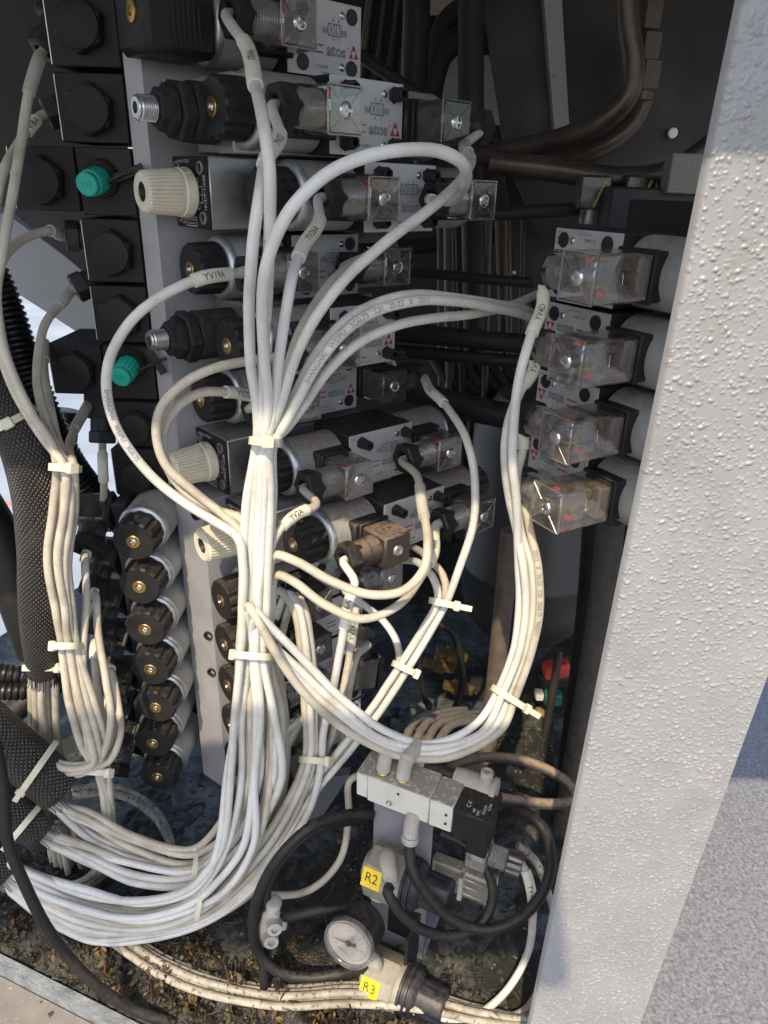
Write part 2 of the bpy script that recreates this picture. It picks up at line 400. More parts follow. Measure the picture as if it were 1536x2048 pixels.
FZ = SZ - .63                                    # tray floor
def grime_mat(name, paint, dirt, scale, lo, hi):
    m = mat(name, paint, .5, 0, .2, 30., .35, 260.)
    n = m.node_tree.nodes; l = m.node_tree.links; b = n['Principled BSDF']
    src = b.inputs['Base Color'].links[0].from_socket
    g = n.new('ShaderNodeNewGeometry'); acc = None
    for sc, dt, wt in ((scale, 8., .65), (scale * 9, 5., .35)):
        t = n.new('ShaderNodeTexNoise'); t.inputs['Scale'].default_value = sc; t.inputs['Detail'].default_value = dt; t.inputs['Roughness'].default_value = .7; l.new(g.outputs['Position'], t.inputs['Vector'])
        k = n.new('ShaderNodeMath'); k.operation = 'MULTIPLY_ADD'; l.new(t.outputs[0], k.inputs[0]); k.inputs[1].default_value = wt
        if acc is None: k.inputs[2].default_value = 0
        else: l.new(acc, k.inputs[2])
        acc = k.outputs[0]
    r = n.new('ShaderNodeMapRange'); r.inputs[1].default_value = lo; r.inputs[2].default_value = hi; l.new(acc, r.inputs[0])
    mx = n.new('ShaderNodeMix'); mx.data_type = 'RGBA'; l.new(r.outputs[0], mx.inputs[0]); mx.inputs[6].default_value = (*dirt, 1); l.new(src, mx.inputs[7]); l.new(mx.outputs[2], b.inputs['Base Color'])
    return m
m_tray = grime_mat('tray_paint', (.155, .175, .18), (.024, .024, .020), 9., .48, .66)
A0 = onz(-40, 1900, FZ); A1 = onz(255, 2050, FZ)
edge = (A1 - A0).normalized()
fl = MB()
e0 = A0 - edge * .5; e1 = A0 + edge * .27
pf = [(e0.x, e0.y), (A1.x + edge.x * .12, A1.y + edge.y * .12), (.205, .345), (.215, .40), (.55, .92), (.55, 1.25), (-.42, 1.25), (-.62, .75)]
fl.prism(pf, FZ - .01, FZ)
tray = struct(fl.build('tray_floor', m_tray))
# raised rim along the tray's outer edge and the brown-grey face in front of it
nrm = V((edge.y, -edge.x, 0))
rim = MB()
def strip(mb, o0, a, b, z0, z1):
    q = [o0[0] + nrm * a, o0[1] + nrm * a, o0[1] + nrm * b, o0[0] + nrm * b]
    mb.prism([(p.x, p.y) for p in q], z0, z1)
strip(rim, (e0, e1), -.002, .007, FZ - .02, FZ + .006)
struct(rim.build('tray_rim', mat('worn_rim', (.20, .225, .255), .5, .0, .3, 90, .5, 500., speck=1.1, sscale=350, scol=(.16, .17, .18))))
sk = MB(); strip(sk, (e0, e1), .008, .30, FZ - .03, FZ - .006)
struct(sk.build('outer_ledge', mat('ledge_paint', (.21, .195, .185), .55, .0, .15, 60, .15, 900, speck=.25, sscale=300, scol=(.42, .41, .4))))

# compartment: roof, walls
def wallbox(name, x0, x1, y0, y1, z0, z1, m='wall'):
    return struct(MB().box(((x0 + x1) / 2, (y0 + y1) / 2, (z0 + z1) / 2), (x1 - x0, y1 - y0, z1 - z0)).build(name, m))
wallbox('compartment_roof', -1.3, 1.4, .115, 1.35, SZ + .245, SZ + .28, 'greypaint')
shade_slab = MB().box((-.57, -.205, SZ + .284), (1.10, .21, .02), .003)  # added slab out of view, only there to shade the lower cables
shade_slab.box((-1.1, .0, SZ + .274), (.03, .30, .02)).box((-.60, .0, SZ + .274), (.03, .30, .02))
shade_slab = shade_slab.build('roof_flap', 'greypaint'); struct(shade_slab)
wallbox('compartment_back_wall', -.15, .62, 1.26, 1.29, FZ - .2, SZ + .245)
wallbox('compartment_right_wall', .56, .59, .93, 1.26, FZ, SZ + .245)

# ================================================================ VALVES
AZ = R(48)
AX = V((math.sin(AZ), math.cos(AZ), 0)); AN = V((math.cos(AZ), -math.sin(AZ), 0))
def W(s, t, z): return AX * s + AN * t + V((0, 0, SZ + z))
ROT = Matrix((AX, -AN, V((0, 0, 1)))).transposed()           # valve axes: x along the spool, y into the block, z up
TM = -.515                                                    # mounting face of the manifold

# manifold block, two storeys
c0 = W(.238, TM, 0); c1 = W(.385, TM, 0)
lf = V((-math.sin(R(76)), math.cos(R(76)), 0))
cl_ = c0 + lf * .013
bk = [cl_ + V((.02, .12, 0)), c1 + V((-.03, .10, 0))]
def foot(sh): return [(p.x, p.y) for p in (c0 + AN * sh, c1 + AN * sh, bk[1], bk[0], cl_ + AN * sh * .3)]
mani = empty('manifold_block', c0)
def mpart(name, mb, m): return mb.xf(mani.matrix_world.inverted()).build(name, m, mani)
bpy.context.view_layer.update()
mpart('upper_block', MB().prism(foot(0), SZ - .2325, SZ + .21), 'manifold')
mpart('lower_block', MB().prism(foot(.033), SZ - .545, SZ - .2345), 'manifold')
tag(mani, 'tall grey steel manifold block carrying the stacked valves', 'manifold')
fn = V((-lf.y, lf.x, 0)); fn = fn if fn.y < 0 else -fn
for px, py, sh in ((392, 1031, .033), (416, 1272, .033), (423, 1345, .033)):
    d = ray(px, py); o = c0 + AN * sh
    k = (o - CAM).dot(fn) / d.dot(fn); p = CAM + d * k
    mb = MB().lathe(p - fn * .001, fn, [(0, .0042), (.0016, .0042), (.0016, .0032), (-.004, .0030)], 16, cap0=False)  # black ring on an uncut face, stands for the dark of a hole
    mpart('bolt_hole', mb, 'castblack')

def zf(sx):
    vs, fs = text(sx); return vs, fs

_kr = random.Random(9)
def knob(parent, x, y, z, d=-1, r=.0183, L=.022, nm='knob', m='black', ax=V((1, 0, 0)), brass=True):
    a = ax * d; n = 60
    def rib(i, dd):
        ph = (i % 5); return 1. if ph in (0, 1, 2) else .89
    o = V((x, y, z)) if not isinstance(x, V) else x
    k = MB().lathe(o, a, [(0, r * .93), (.001, r * .96), (.003, r), (L - .0012, r * .97), (L, r * .93)], n, rib=lambda i, dd: rib(i, dd) if dd > .0005 and dd < L - .0005 else .95, ref=(_kr.uniform(-1, 1), _kr.uniform(-1, 1), _kr.uniform(-1, 1)))
    ko = k.build(nm, m, parent, 30)
    if brass:
        b = MB().lathe(o + a * (L - .001), a, [(0, .0057), (.0017, .0057), (.0021, .0052), (.0021, .0030), (.0012, .0028)], 20)
        b.build('brass_insert', 'brass', ko)
        MB().lathe(o + a * L, a, [(0, .0026), (.0008, .0026), (.0014, .0016), (.0006, .0012)], 12).build('pin', 'steel', ko)
    return ko

def solenoid(parent, x0, d, y, m='zinc', r=.0226, L=.050, ax=V((1, 0, 0)), o=None, knobL=.022, knobm='black', nm='solenoid'):
    a = ax * d; o = V((x0, y, 0)) if o is None else o
    s = MB().lathe(o, a, [(0, r * .86), (.002, r * .86), (.002, r), (L - .004, r), (L - .0035, r), (L - .0005, r * .94), (L, r * .80), (L - .002, r * .79)], 40)
    so_ = s.build(nm, m, parent, 30)
    MB().lathe(o + a * (L - .0052), a, [(0, r * 1.004), (.0018, r * 1.012), (.0040, r * .985), (.0054, r * .92), (.0054, r * .83)], 40, cap0=False, cap1=False).build('rim', 'rim', so_, 60)
    if knobL: knob(parent, o + a * (L - .001), None, None, d, .0183, knobL, 'knob', knobm, ax)
    return so_

PLUG = {}
def plug(key, loc, rot, kind='clear', depth_=.028, label='', group=None, w_=.027, led=True, gl=.020, nut='black', name='connector_plug'):
    """rot columns: x = gland direction, y = outward, z"""
    t = empty(name, loc, rot)
    hm = {'clear': 'clear', 'brown': 'brownplug', 'smoky': 'clear_grey'}[kind]
    dusty = kind == 'brown'
    MB().box((0, .002, 0), (w_ + .003, .004, w_ + .003), .001).build('gasket', 'black', t)
    y0, y1 = .004, .004 + depth_; yc = (y0 + y1) / 2; h = w_ / 2
    hs = MB().box((0, yc, 0), (w_, depth_, w_), .0016).build('housing', hm, t)
    yg = y1 - .0135
    prof = [(0, .0112)]
    k = 0; dd = .002
    if kind == 'brown': prof += [(gl * .5, .0112), (gl * .5, .0108), (gl, .0108)]
    else:
        while dd < gl:
            prof += [(dd, .0112), (dd + .0008, .0101), (dd + .0012, .0101), (dd + .0016, .0112)]; dd += .002
    MB().lathe((h - .0006, yg, 0), (1, 0, 0), prof, 30).build('gland_collar', 'brownplug' if dusty else ('clear_grey' if kind == 'smoky' else 'clear_edge'), t, 25)
    nx = h + gl - .004
    nb = MB().lathe((nx + .014, yg, 0), (-1, 0, 0), [(.010, .0058), (.002, .0062), (0, .0075), (0, .0116), (.0012, .0132), (.010, .0132), (.0105, .0118), (.0135, .0118)], 6, ref=(0, .5, 1), cap0=False)
    no = nb.build('gland_nut', 'black_dusty' if dusty else nut, t, 25)
    MB().cyl((nx + .0035, yg, 0), (nx + .0045, yg, 0), .0075, 12).build('gland_seal', 'black', no)
    # screw in the front
    sc = MB().lathe((0, y1 - .0012, 0), (0, 1, 0), [(0, .0050), (.0012, .0050), (.0022, .0042), (.0024, .0032), (.0012, .0030)], 18)
    sc.box((0, y1 + .0003, 0), (.0060, .0008, .0014)); sc.box((0, y1 + .0003, 0), (.0014, .0008, .0060))
    sc.build('screw', 'steel', t)
    if kind != 'brown':
        MB().cyl((0, y0, 0), (0, y1 - .002, 0), .0042, 14).build('screw_sleeve', 'clear_edge', t)
        rb = MB()
        for sx in (-1, 1):
            for sz in (-1, 1):
                a = V((sx * .0045, y1 + .0001, sz * .0045)); b = V((sx * (h - .001), y1 + .0001, sz * (h - .001)))
                rb.tube([a, (a + b) / 2, b], .0004, 6)
        fr = [(-h, -h), (h, -h), (h, h), (-h, h)]
        for i in range(4):
            a = V((fr[i][0] * .985, y1 - .0006, fr[i][1] * .985)); b = V((fr[(i + 1) % 4][0] * .985, y1 - .0006, fr[(i + 1) % 4][1] * .985))
            rb.tube([a, (a + b) / 2, b], .0005, 6)
        rb.build('moulded_rib', 'clear_edge' if kind == 'clear' else 'clear_grey', t)
        tb = MB().box((-.001, y0 + .005, 0), (w_ - .006, .009, w_ - .006), .001)
        tb.box((.0, y0 + .0115, .006), (.014, .004, .005), .0006); tb.box((.0, y0 + .0115, -.007), (.014, .004, .004), .0006)
        tb.build('terminal_block', 'innards' if kind == 'clear' else 'black', t)
        rnd = random.Random(key)
        for m_, zz in (('blue', .002), ('yellowgreen', -.003), ('brownwire', .005)):
            p = [V((h + .006, yg, zz * .4)), V((h - .003, yg - .001, zz)), V((.004 + rnd.uniform(-.002, .002), yg - .002 + rnd.uniform(-.002, .003), zz * 1.8)), V((-.003 + rnd.uniform(-.003, .003), y0 + .011, zz * 1.6 + rnd.uniform(-.003, .003)))]
            MB().tube(spline(p, .002), .0014, 7).build('wire', m_, t)
        if led:
            MB().lathe((.006, yg + .001, .0095), (-1, 0, 0), [(0, .0017), (.003, .0017), (.0043, .0008)], 10).build('indicator_lamp', 'red', t)
            if depth_ > .035:
                MB().lathe((-.006, yg - .012, -.006), (0, -1, .0), [(0, .0012), (.001, .0016), (.004, .0016), (.005, .0012)], 10).build('resistor', 'blue', t)
                MB().tube(spline([V((-.006, yg - .006, -.008)), V((-.006, yg - .012, -.0085)), V((-.006, yg - .018, -.006)), V((-.004, yg - .02, .002))], .002), .0004, 5).build('lead_wire', 'steel', t)
                MB().lathe((-.002, yg - .004, -.0095), (-1, 0, 0), [(0, .0019), (.0035, .0019), (.005, .0009)], 10).build('indicator_lamp', 'red', t)
                MB().box((-.004, yg - .012, 0), (.0008, .012, w_ - .004)).build('inner_rib', 'clear_edge', t)
    else:
        lb = MB(); put_text(lb, 'IP 65', (0, yc, h + .0002), (-1, 0, 0), (0, -1, 0), .005); seg(lb, (-.008, yc - .005, h + .0002), (.008, yc - .005, h + .0002), .0005, (0, 0, 1)); lb.build('embossing', 'black_dusty', t)
    tag(t, label, 'connector', group)
    bpy.context.view_layer.update()
    mw = t.matrix_world
    PLUG[key] = (mw @ V((nx + .006, yg, 0)), (mw.to_3x3() @ V((1, 0, 0))).normalized())
    return t

def valve(key, label, loc, rot, L=.065, H=.046, bolts='holes', sols='L', sym=3, group=None, body='castblack', solm='zinc', knobs=('black', 'black'), fliptext=False, plateD=.048, model='DHI', knobL=.022, plain=False):
    t = empty('solenoid_valve', loc, rot)
    hx, hz = L / 2, H / 2
    MB().box((0, plateD / 2 + .0006, 0), (L, plateD, H), .0012).build('body', body, t)
    np_ = MB().box((0, .0002, 0), (L - .0004, .0010, H - .0004), .0003).build('nameplate', 'plate', t)
    ey = V((0, 0, 1)); ex = V((1, 0, 0)); f = -.0006; en = (0, -1, 0)
    pr = MB()
    if not plain:
        sx0 = hx * .12 if 'L' in sols else 0
        # red double rule, maker's word, triangle, CE, model line
        seg(pr, (-.012, f, -.0040), (-.0020, f, -.0040), .0010, en, 1); seg(pr, (-.012, f, -.0082), (-.0020, f, -.0082), .0010, en, 1)
        put_text(pr, 'atos', (.0095, f, -.0062), ex, ey, .0100, 2, outline=True)
        put_text(pr, '®', (.0195, f, -.0035), ex, ey, .002, 0)
        tc = V((.0250, f, -.0060)); tr = .0046
        tri = [tc + V((0, 0, tr * 1.05)), tc + V((tr * .85, 0, -tr * .62)), tc + V((-tr * .85, 0, -tr * .62))]
        for i in range(3):
            a = tri[i]; b = tri[(i + 1) % 3]; pr.add([a, a.lerp(b, .36), tc.lerp(a, .28).lerp(a, .0), a.lerp(tri[(i + 2) % 3], .36)], [(0, 1, 2, 3)], 1)
            seg(pr, a, b, .0007, en, 1)
        put_text(pr, 'C E', (.0245, f, -.0152), ex, ey, .0060, 0)
        put_text(pr, '0 13 603', (-.003, f, -.0165), ex, ey, .0028, 0); put_text(pr, 'Made by atos', (.002, f, -.0200), ex, ey, .0022, 2)
        put_text(pr, '07166', (.0265, f, -.0205), ex, ey, .0018, 2)
        # hydraulic symbol
        n = sym; bw = .0058; x0 = .008 - n * bw / 2; z0 = .0025; z1 = .0095
        for i in range(n + 1): seg(pr, (x0 + i * bw, f, z0), (x0 + i * bw, f, z1), .00035, en)
        seg(pr, (x0, f, z0), (x0 + n * bw, f, z0), .00035, en); seg(pr, (x0, f, z1), (x0 + n * bw, f, z1), .00035, en)
        for i in range(n):
            a = x0 + i * bw
            if i == 0: seg(pr, (a + .001, f, z0), (a + bw - .001, f, z1), .00035, en); seg(pr, (a + bw - .001, f, z0), (a + .001, f, z1), .00035, en)
            else: seg(pr, (a + .0016, f, z0), (a + .0016, f, z1), .00035, en); seg(pr, (a + bw - .0016, f, z0), (a + bw - .0016, f, z1), .00035, en)
        for s_, xe in ((1, x0 + n * bw), (-1, x0)):
            zz = [(xe + s_ * .0010 * j, f, z0 + (.0045 if j % 2 else .0005)) for j in range(6)]
            for j in range(5): seg(pr, zz[j], zz[j + 1], .0003, en)
        for ch, xx, zz in (('A', .0065, .0115), ('B', .0115, .0115), ('P', .0065, .0002), ('T', .0115, .0002)): put_text(pr, ch, (xx, f, zz), ex, ey, .0026)
        pr.build('printing', ['ink', 'ink_red', 'ink_grey'], np_)
    for sx in (-1, 1):
        for sz in (-1, 1):
            p = V((sx * (hx - (.009 if sx > 0 else .0125)), 0, sz * (hz - .0075)))
            if bolts == 'caps':
                b = MB().lathe(p, (0, -1, 0), [(0, .0052), (.0015, .0053), (.002, .0047), (.011, .0044), (.0115, .0040), (.0115, .0028), (.007, .0026)], 6 if True else 16, ref=(0, 0, 1))
                b.build('cap_bolt', 'black', t, 25)
            else:
                b = MB().lathe(p + V((0, -.0005, 0)), (0, -1, 0), [(0, .0051), (.0003, .0051), (.0003, .0046), (.0001, .0045)], 20, cap0=False)  # flat black disc, its colour stands for the shade inside a hole
                b.build('bolt_hole', 'ink', t)
            if sx > 0: MB().lathe(p + V((-.0085, .0006, .0)), (0, -1, 0), [(0, .0024), (.0014, .0024), (.002, .0016)], 12).build('rivet', 'steel', t)
    yc = .0245
    for sd, kk in zip('LR', (0, 1)):
        if sd not in sols: continue
        d = -1 if sd == 'L' else 1
        solenoid(t, d * hx, d, yc, solm, knobL=knobL, knobm=knobs[kk])
        fo = MB().box((d * (hx + .0165), .0085, 0), (.030, .020, .030), .002)
        fo.build('connector_foot', 'black', t)
    if 'L' not in sols or 'R' not in sols:
        d = 1 if 'R' not in sols else -1
        MB().lathe((d * hx, yc, 0), (d, 0, 0), [(0, .017), (.003, .017), (.003, .013), (.009, .013), (.010, .012)], 24).build('end_plug', 'castblack', t)
    tag(t, label, 'valve', group)
    bpy.context.view_layer.update()
    return t

FLIPX = Matrix(((-1, 0, 0), (0, -1, 0), (0, 0, 1)))       # gland toward -x, outward -y
def vplug(key, vloc, rot, xo, gdir, **k):
    if gdir < 0: lr = Matrix(((-1, 0, 0), (0, -1, 0), (0, 0, 1)))
    elif gdir > 0: lr = Matrix(((1, 0, 0), (0, -1, 0), (0, 0, -1)))
    plug(key, V(vloc) + rot @ V((xo, -.0005, 0)), rot @ lr, **k)

TMN, TMM = -.467, -.419                                   # plate planes without and with a sandwich module
rows = [  # key, z, t, s centre, sols, bolts, symbol boxes
    ('R1', .090, TMN, .352, 'L', 'holes', 2), ('R2', .040, TMM, .351, 'LR', 'caps', 2), ('R3', -.009, TMM, .384, 'LR', 'caps', 3), ('R4', -.059, TMN, .352, 'LR', 'holes', 3),
    ('R5', -.105, TMM, .351, 'L', 'caps', 2), ('R6', -.155, TMN, .352, 'LR', 'holes', 2), ('R7', -.206, TMM, .372, 'LR', 'caps', 3), ('R8', -.256, -.385, .381, 'LR', 'caps', 3)]
vlab = {'R1': 'silver plated valve at the top of the bank, behind the black box knob', 'R2': 'silver valve with black cap bolts beside the YV22 plug', 'R3': 'silver valve with black cap bolts under the big cable arch, behind the YV26A plug',
        'R4': 'silver valve with open bolt holes, behind the YV19A sleeve', 'R5': 'silver valve below the printed grey cable, beside the thick black cylinder with a threaded end', 'R6': 'silver valve with open bolt holes, just above the black topped dusty valve',
        'R7': 'dusty black topped valve with cap bolts behind the YV2A plug', 'R8': 'dusty black topped valve with cap bolts behind the brown YV6A plug'}
VL = {}
for key, z, t_, sc, sols, bl, sy in rows:
    loc = W(sc, t_, z)
    if key == 'R8': loc = W(.381, -.385, -.256)
    VL[key] = loc
    valve(key, vlab[key], loc, ROT, bolts=bl, sols=sols, sym=sy, group='valves stacked on the manifold', solm='zinc_dusty' if key in ('R7', 'R8') else 'zinc',
          knobs=('black_dusty' if key in ('R7', 'R8') else 'black', 'black'), L=.069 if sols == 'LR' and key in ('R3', 'R7', 'R8') else .064)
pk = dict(group='clear connector plugs on the valve bank')
vplug('R1L', VL['R1'], ROT, -.044, -1, label='clear plug with the YVSD cable on the topmost silver valve', **pk)
vplug('R2L', VL['R2'], ROT, -.044, -1, label='clear plug feeding the cable sleeve YV22', **pk)
vplug('R2R', VL['R2'], ROT, .053, 1, kind='smoky', label='smoky dark plug behind the top of the cable arch, cable curling down', **pk)
vplug('R3L', VL['R3'], ROT, -.044, -1, label='clear plug feeding the cable sleeve YV26A', **pk)
vplug('R3R', VL['R3'], ROT, .055, -1, label='clear plug at the end of the big cable arch', **pk)
vplug('R4L', VL['R4'], ROT, -.044, -1, label='clear plug feeding the cable sleeve YV19A', **pk)
vplug('R4R', VL['R4'], ROT, .046, -1, label='clear plug on a dim cable, right under the plate below the arch', **pk)
vplug('R5L', VL['R5'], ROT, -.044, -1, label='clear plug half hidden behind the three printed cables', **pk)
vplug('R6L', VL['R6'], ROT, -.044, -1, label='clear plug with sleeve YV27S beside the lettered plate', **pk)
vplug('R6R', VL['R6'], ROT, .047, 1, kind='smoky', label='smoky plug feeding the cable sleeve YV36', **pk)
vplug('R7L', VL['R7'], ROT, -.050, -1, label='dusty clear plug feeding the cable sleeve YV2A', **pk)
vplug('R7R', VL['R7'], ROT, .050, -1, label='clear plug with a cable dropping straight down past the lettered plate', **pk)
vplug('R8L', VL['R8'], ROT, -.0475, -1, kind='brown', label='opaque brown dusty plug feeding the cable sleeve YV6A', **pk)
vplug('R8R', VL['R8'], ROT, .052, -1, label='clear plug feeding the cable sleeve YV6B', **pk)

# box-shaped black knob on the top valve
t = empty('override_cap', W(.27, TMN - .0245, .090), ROT)
MB().box((-.024, 0, 0), (.048, .042, .043), .004).build('cap_body', 'black', t)
for k in range(6): MB().box((-.012 - .0035 * k, -.0214, 0), (.0016, .0012, .036), .0004).build('rib', 'black', t)
MB().lathe((-.0475, -.006, 0), (-1, 0, 0), [(0, .0062), (.0018, .0062), (.0022, .005), (.0022, .003), (.001, .0028)], 20).build('brass_insert', 'brass', t)
tag(t, 'large black box shaped cap with a brass centre on the topmost valve', 'cap')

# sandwich modules
def reducer(key, z, tc, label, s0=.2555):
    loc = W(s0, tc, z); t = empty('pressure_reducer', loc, ROT)
    MB().box((.068, 0, 0), (.136, .0475, .0455), .001).build('body', 'steelbody', t)
    fp = MB().box((-.0008, 0, 0), (.0018, .0470, .0450), .0004).build('face_plate', 'anod', t)
    pr = MB(); f = -.0019; ex = V((0, -1, 0)); ey = V((0, 0, 1)); en = (-1, 0, 0)
    put_text(pr, 'made in ITALY', (f, .008, .0195), ex, ey, .0032)
    put_text(pr, 'RPC1-6/T/41', (f, -.0198, .0), V((0, 0, -1)), V((0, -1, 0)), .0042)
    pr2 = [(-.008, -.006), (-.008, .004), (-.0165, .004), (-.0165, -.006)]
    for i in range(4): seg(pr, (f, pr2[i][0], pr2[i][1]), (f, pr2[(i + 1) % 4][0], pr2[(i + 1) % 4][1]), .0004, en)
    seg(pr, (f, -.012, -.010), (f, -.012, .009), .0004, en); seg(pr, (f, -.008, -.001), (f, -.0165, -.001), .0004, en)
    seg(pr, (f, -.005, -.010), (f, -.012, -.010), .0004, en); seg(pr, (f, -.0095, .009), (f, -.012, .009), .0004, en)
    put_text(pr, 'D', (f, .0125, -.0185), ex, ey, .0055)
    q = [(.0095, -.0155), (-.006, -.0155), (-.006, -.0212), (.0095, -.0212)]
    for i in range(4): seg(pr, (f, q[i][0], q[i][1]), (f, q[(i + 1) % 4][0], q[(i + 1) % 4][1]), .0004, en)
    put_text(pr, 'DUPLOMATIC', (f, .0018, -.0172), ex, ey, .0019); put_text(pr, 'OLEODINAMICA', (f, .0018, -.0196), ex, ey, .0016)
    pr.build('printing', 'ink_white', fp)
    for sy in (-1, 1):
        for sz in (-1, 1):
            MB().lathe((-.0017, sy * .0165, sz * .0155), (-1, 0, 0), [(0, .0042), (.0012, .0042), (.0014, .0030), (-.001, .0028)], 18).build('bolt', 'steelbody', t)
    if True:
        n = 96
        dl = MB().lathe((-.0017, .001, 0), (-1, 0, 0), [(0, .0135), (.002, .0158), (.0085, .0156), (.0092, .0146), (.0108, .0144), (.0112, .0150), (.030, .0136), (.0335, .0132), (.0350, .0118), (.0350, .0062), (.0300, .0058)], n,
                        rib=lambda i, d: (1.0 if (i % 3) in (0, 1) else .93) if .0110 < d < .0340 else 1.)
        do = dl.build('adjusting_knob', 'ivory', t, 22)
        MB().lathe((-.0360, .001, 0), (1, 0, 0), [(.0, .0062), (.0006, .0058), (.0048, .0042), (.0048, .002), (.012, .002)], 24, cap0=False).build('lock_socket', 'black', do)
        tk = MB()
        for k in range(14):
            a = 2 * math.pi * k / 14; p = V((-.0068, .001, 0)) + V((0, math.cos(a), math.sin(a))) * .0158
            tk.box(p, (.004, .0006, .0006))
        tk.build('scale_mark', 'ivory', do)
    tag(t, label, 'valve')
    return t
reducer('R3', -.009, -.491, 'black faced reducing valve with an ivory ribbed knob below the YV22 cable')
reducer('R7', -.206, -.491, 'dusty black faced reducing valve with an ivory knob behind looped cables')
t8 = reducer('R8', -.2545, -.448, 'reducing valve low on the manifold, ivory knob beside the trunk of cables', s0=.2545)

def adjuster(z, tc, s0, label, long_):
    t = empty('relief_module', W(s0, tc, z), ROT)
    MB().box((.075, 0, 0), (.12, .0475, .0455), .001).build('body', 'steelbody', t)
    MB().lathe((.016, 0, 0), (-1, 0, 0), [(0, .0178), (long_ - .002, .0178), (long_, .0165)], 32).build('cartridge', 'castblack', t)
    x = .016 - long_
    MB().lathe((x, 0, 0), (-1, 0, 0), [(0, .0170), (.0012, .0190), (.008, .0190), (.0095, .0170)], 6, ref=(0, .4, 1)).build('hex_nut', 'castblack', t, 25)
    MB().lathe((x - .0095, 0, 0), (-1, 0, 0), [(0, .0145), (.001, .0156), (.005, .0150), (.0055, .0132), (.0065, .0126), (.0105, .0122), (.0115, .0108)], 6, ref=(0, .1, 1)).build('lock_nut', 'castblack', t, 25)
    prof = [(0, .0072)]
    for k in range(7): prof += [(.001 + k * .0015, .0076), (.0017 + k * .0015, .0066)]
    prof += [(.0118, .0068), (.0125, .0058), (.0125, .0034), (.006, .0032)]
    MB().lathe((x - .0210, 0, 0), (-1, 0, 0), prof, 24).build('threaded_stud', 'steel', t, 25)
    tag(t, label, 'valve')
adjuster(.038, -.470, .2480, 'black hexagonal adjuster with a bright threaded stud, second row from the top', .020)
adjuster(-.105, -.487, .2620, 'thick black cylinder with hexagonal end and bright threaded stud, above the lower loops', .034)

# small valves of the lower block
lowlab = ['small valve with a dusty black knob just under the ivory knob of the lowest row', 'second small valve below the ivory knobs', 'third small valve below the ivory knobs, knob edge behind the trunk of cables', 'fourth small valve below the ivory knobs, almost hidden by cables', 'lowest small valve on the manifold, hidden behind the trunk of cables']
for k, z in enumerate((-.313, -.356, -.399, -.442, -.485)):
    loc = W(.335, -.431, z)
    valve('S%d' % k, lowlab[k], loc, ROT, L=.060, H=.040, bolts='holes', sols='L' , sym=2, group='small valves low on the manifold', knobs=('black_dusty', 'black'), solm='zinc_dusty')
    vplug('S%dL' % k, loc, ROT, -.043, -1, kind='smoky' if k < 2 else 'clear', label=['dim plug under the brown dusty plug', 'dim plug below the YV6A sleeve, next to the trunk', 'dusty clear plug showing right beside the trunk of cables', 'dusty clear plug lower down beside the trunk of cables', 'lowest dusty plug beside the trunk of cables'][k], group='plugs of the small valves', w_=.025)
vplug('S0R', W(.335, -.431, -.316), ROT, .036, -1, kind='clear', label='clear plug low behind the looped cables, sleeve leaving upward', group='plugs of the small valves', w_=.025)
plug('UP', Q(745, 1335, .56), Matrix((V((.15, .35, .92)).normalized(), V((-.75, -.62, .2)).normalized(), V((.15, .35, .92)).normalized().cross(V((-.75, -.62, .2)).normalized()))).transposed(), kind='smoky', label='clear plug standing upright with its ribbed gland on top', w_=.03)

# ---------------------------------------------------------------- right-hand bank
ax_ = R(150); RX = V((math.sin(ax_), math.cos(ax_), 0)); RY = V((-RX.y, RX.x, 0))
ROTR0 = Matrix((RX, RY, V((0, 0, 1)))).transposed()
ROTR = ROTR0 @ Matrix(((-1, 0, 0), (0, 1, 0), (0, 0, -1)))
glab = ['topmost upside down valve of the short bank, beside the YV4D sleeve', 'upside down valve of the short bank beside the YV4S sleeve', 'third upside down valve of the short bank, between two plugs', 'lowest upside down valve of the short bank, sunlit plug in front']
gplab = ['clear plug with red lamps feeding the YV4D sleeve', 'clear plug with a blue wire feeding the YV4S sleeve', 'clear plug with a red lamp, third down the short bank', 'dusty sunlit clear plug at the foot of the short bank']
for k in range(4):
    loc = V((.1285, .502, SZ - .0465 - .0492 * k))
    valve('G%d' % k, glab[k], loc, ROTR, bolts='holes', sols='L', sym=2, group='valves of the short bank', L=.062, solm='zinc')
    vplug('G%d' % k, loc, ROTR, -.047, 1, depth_=.046, label=gplab[k], group='long clear plugs of the short bank', w_=.029)
rb = empty('valve_base', V((.21, .52, SZ - .12)), ROTR0)
MB().box((.01, .025, -.0), (.16, .05, .23), .001).build('block', 'castblack', rb)
tag(rb, 'dark block behind the short bank of upside down valves', 'manifold')

# ---------------------------------------------------------------- black cartridge blocks and coils on the left
BY = .545
def block(x0, x1, z0, z1, label, hexr=.0165, trim=True, hx=None, y=BY):
    c = V(((x0 + x1) / 2, y, SZ + (z0 + z1) / 2)); t = empty('cartridge_block', c)
    wx, wz = x1 - x0 - .0008, z1 - z0 - .0014
    MB().box((0, .032, 0), (wx, .064, wz), .0006).build('housing', 'anod', t)
    if trim: MB().box((-wx / 2 - .0004, .004, 0), (.0010, .006, wz * .96), .0003).build('edge_trim', 'alu', t)
    if hexr:
        r = hexr
        MB().lathe((0 if hx is None else hx, .0005, -.001), (0, -1, 0), [(0, r * .98), (.0072, r), (.0086, r * .94), (.0086, r * .5)], 6, ref=(.12, 0, 1)).lathe((0 if hx is None else hx, -.0080, -.001), (0, -1, 0), [(0, r * .86), (.0018, r * .84), (.0021, r * .78)], 30).build('hex_plug', 'anod', t, 25)
    tag(t, label, 'block', 'black cartridge blocks')
    return t
block(-.228, -.1815, .064, .112, 'black square block at the top of the stack with a faint hexagon plug')
block(-.228, -.1815, .0195, .0620, 'black square block with round hexagon plug, second from the top')
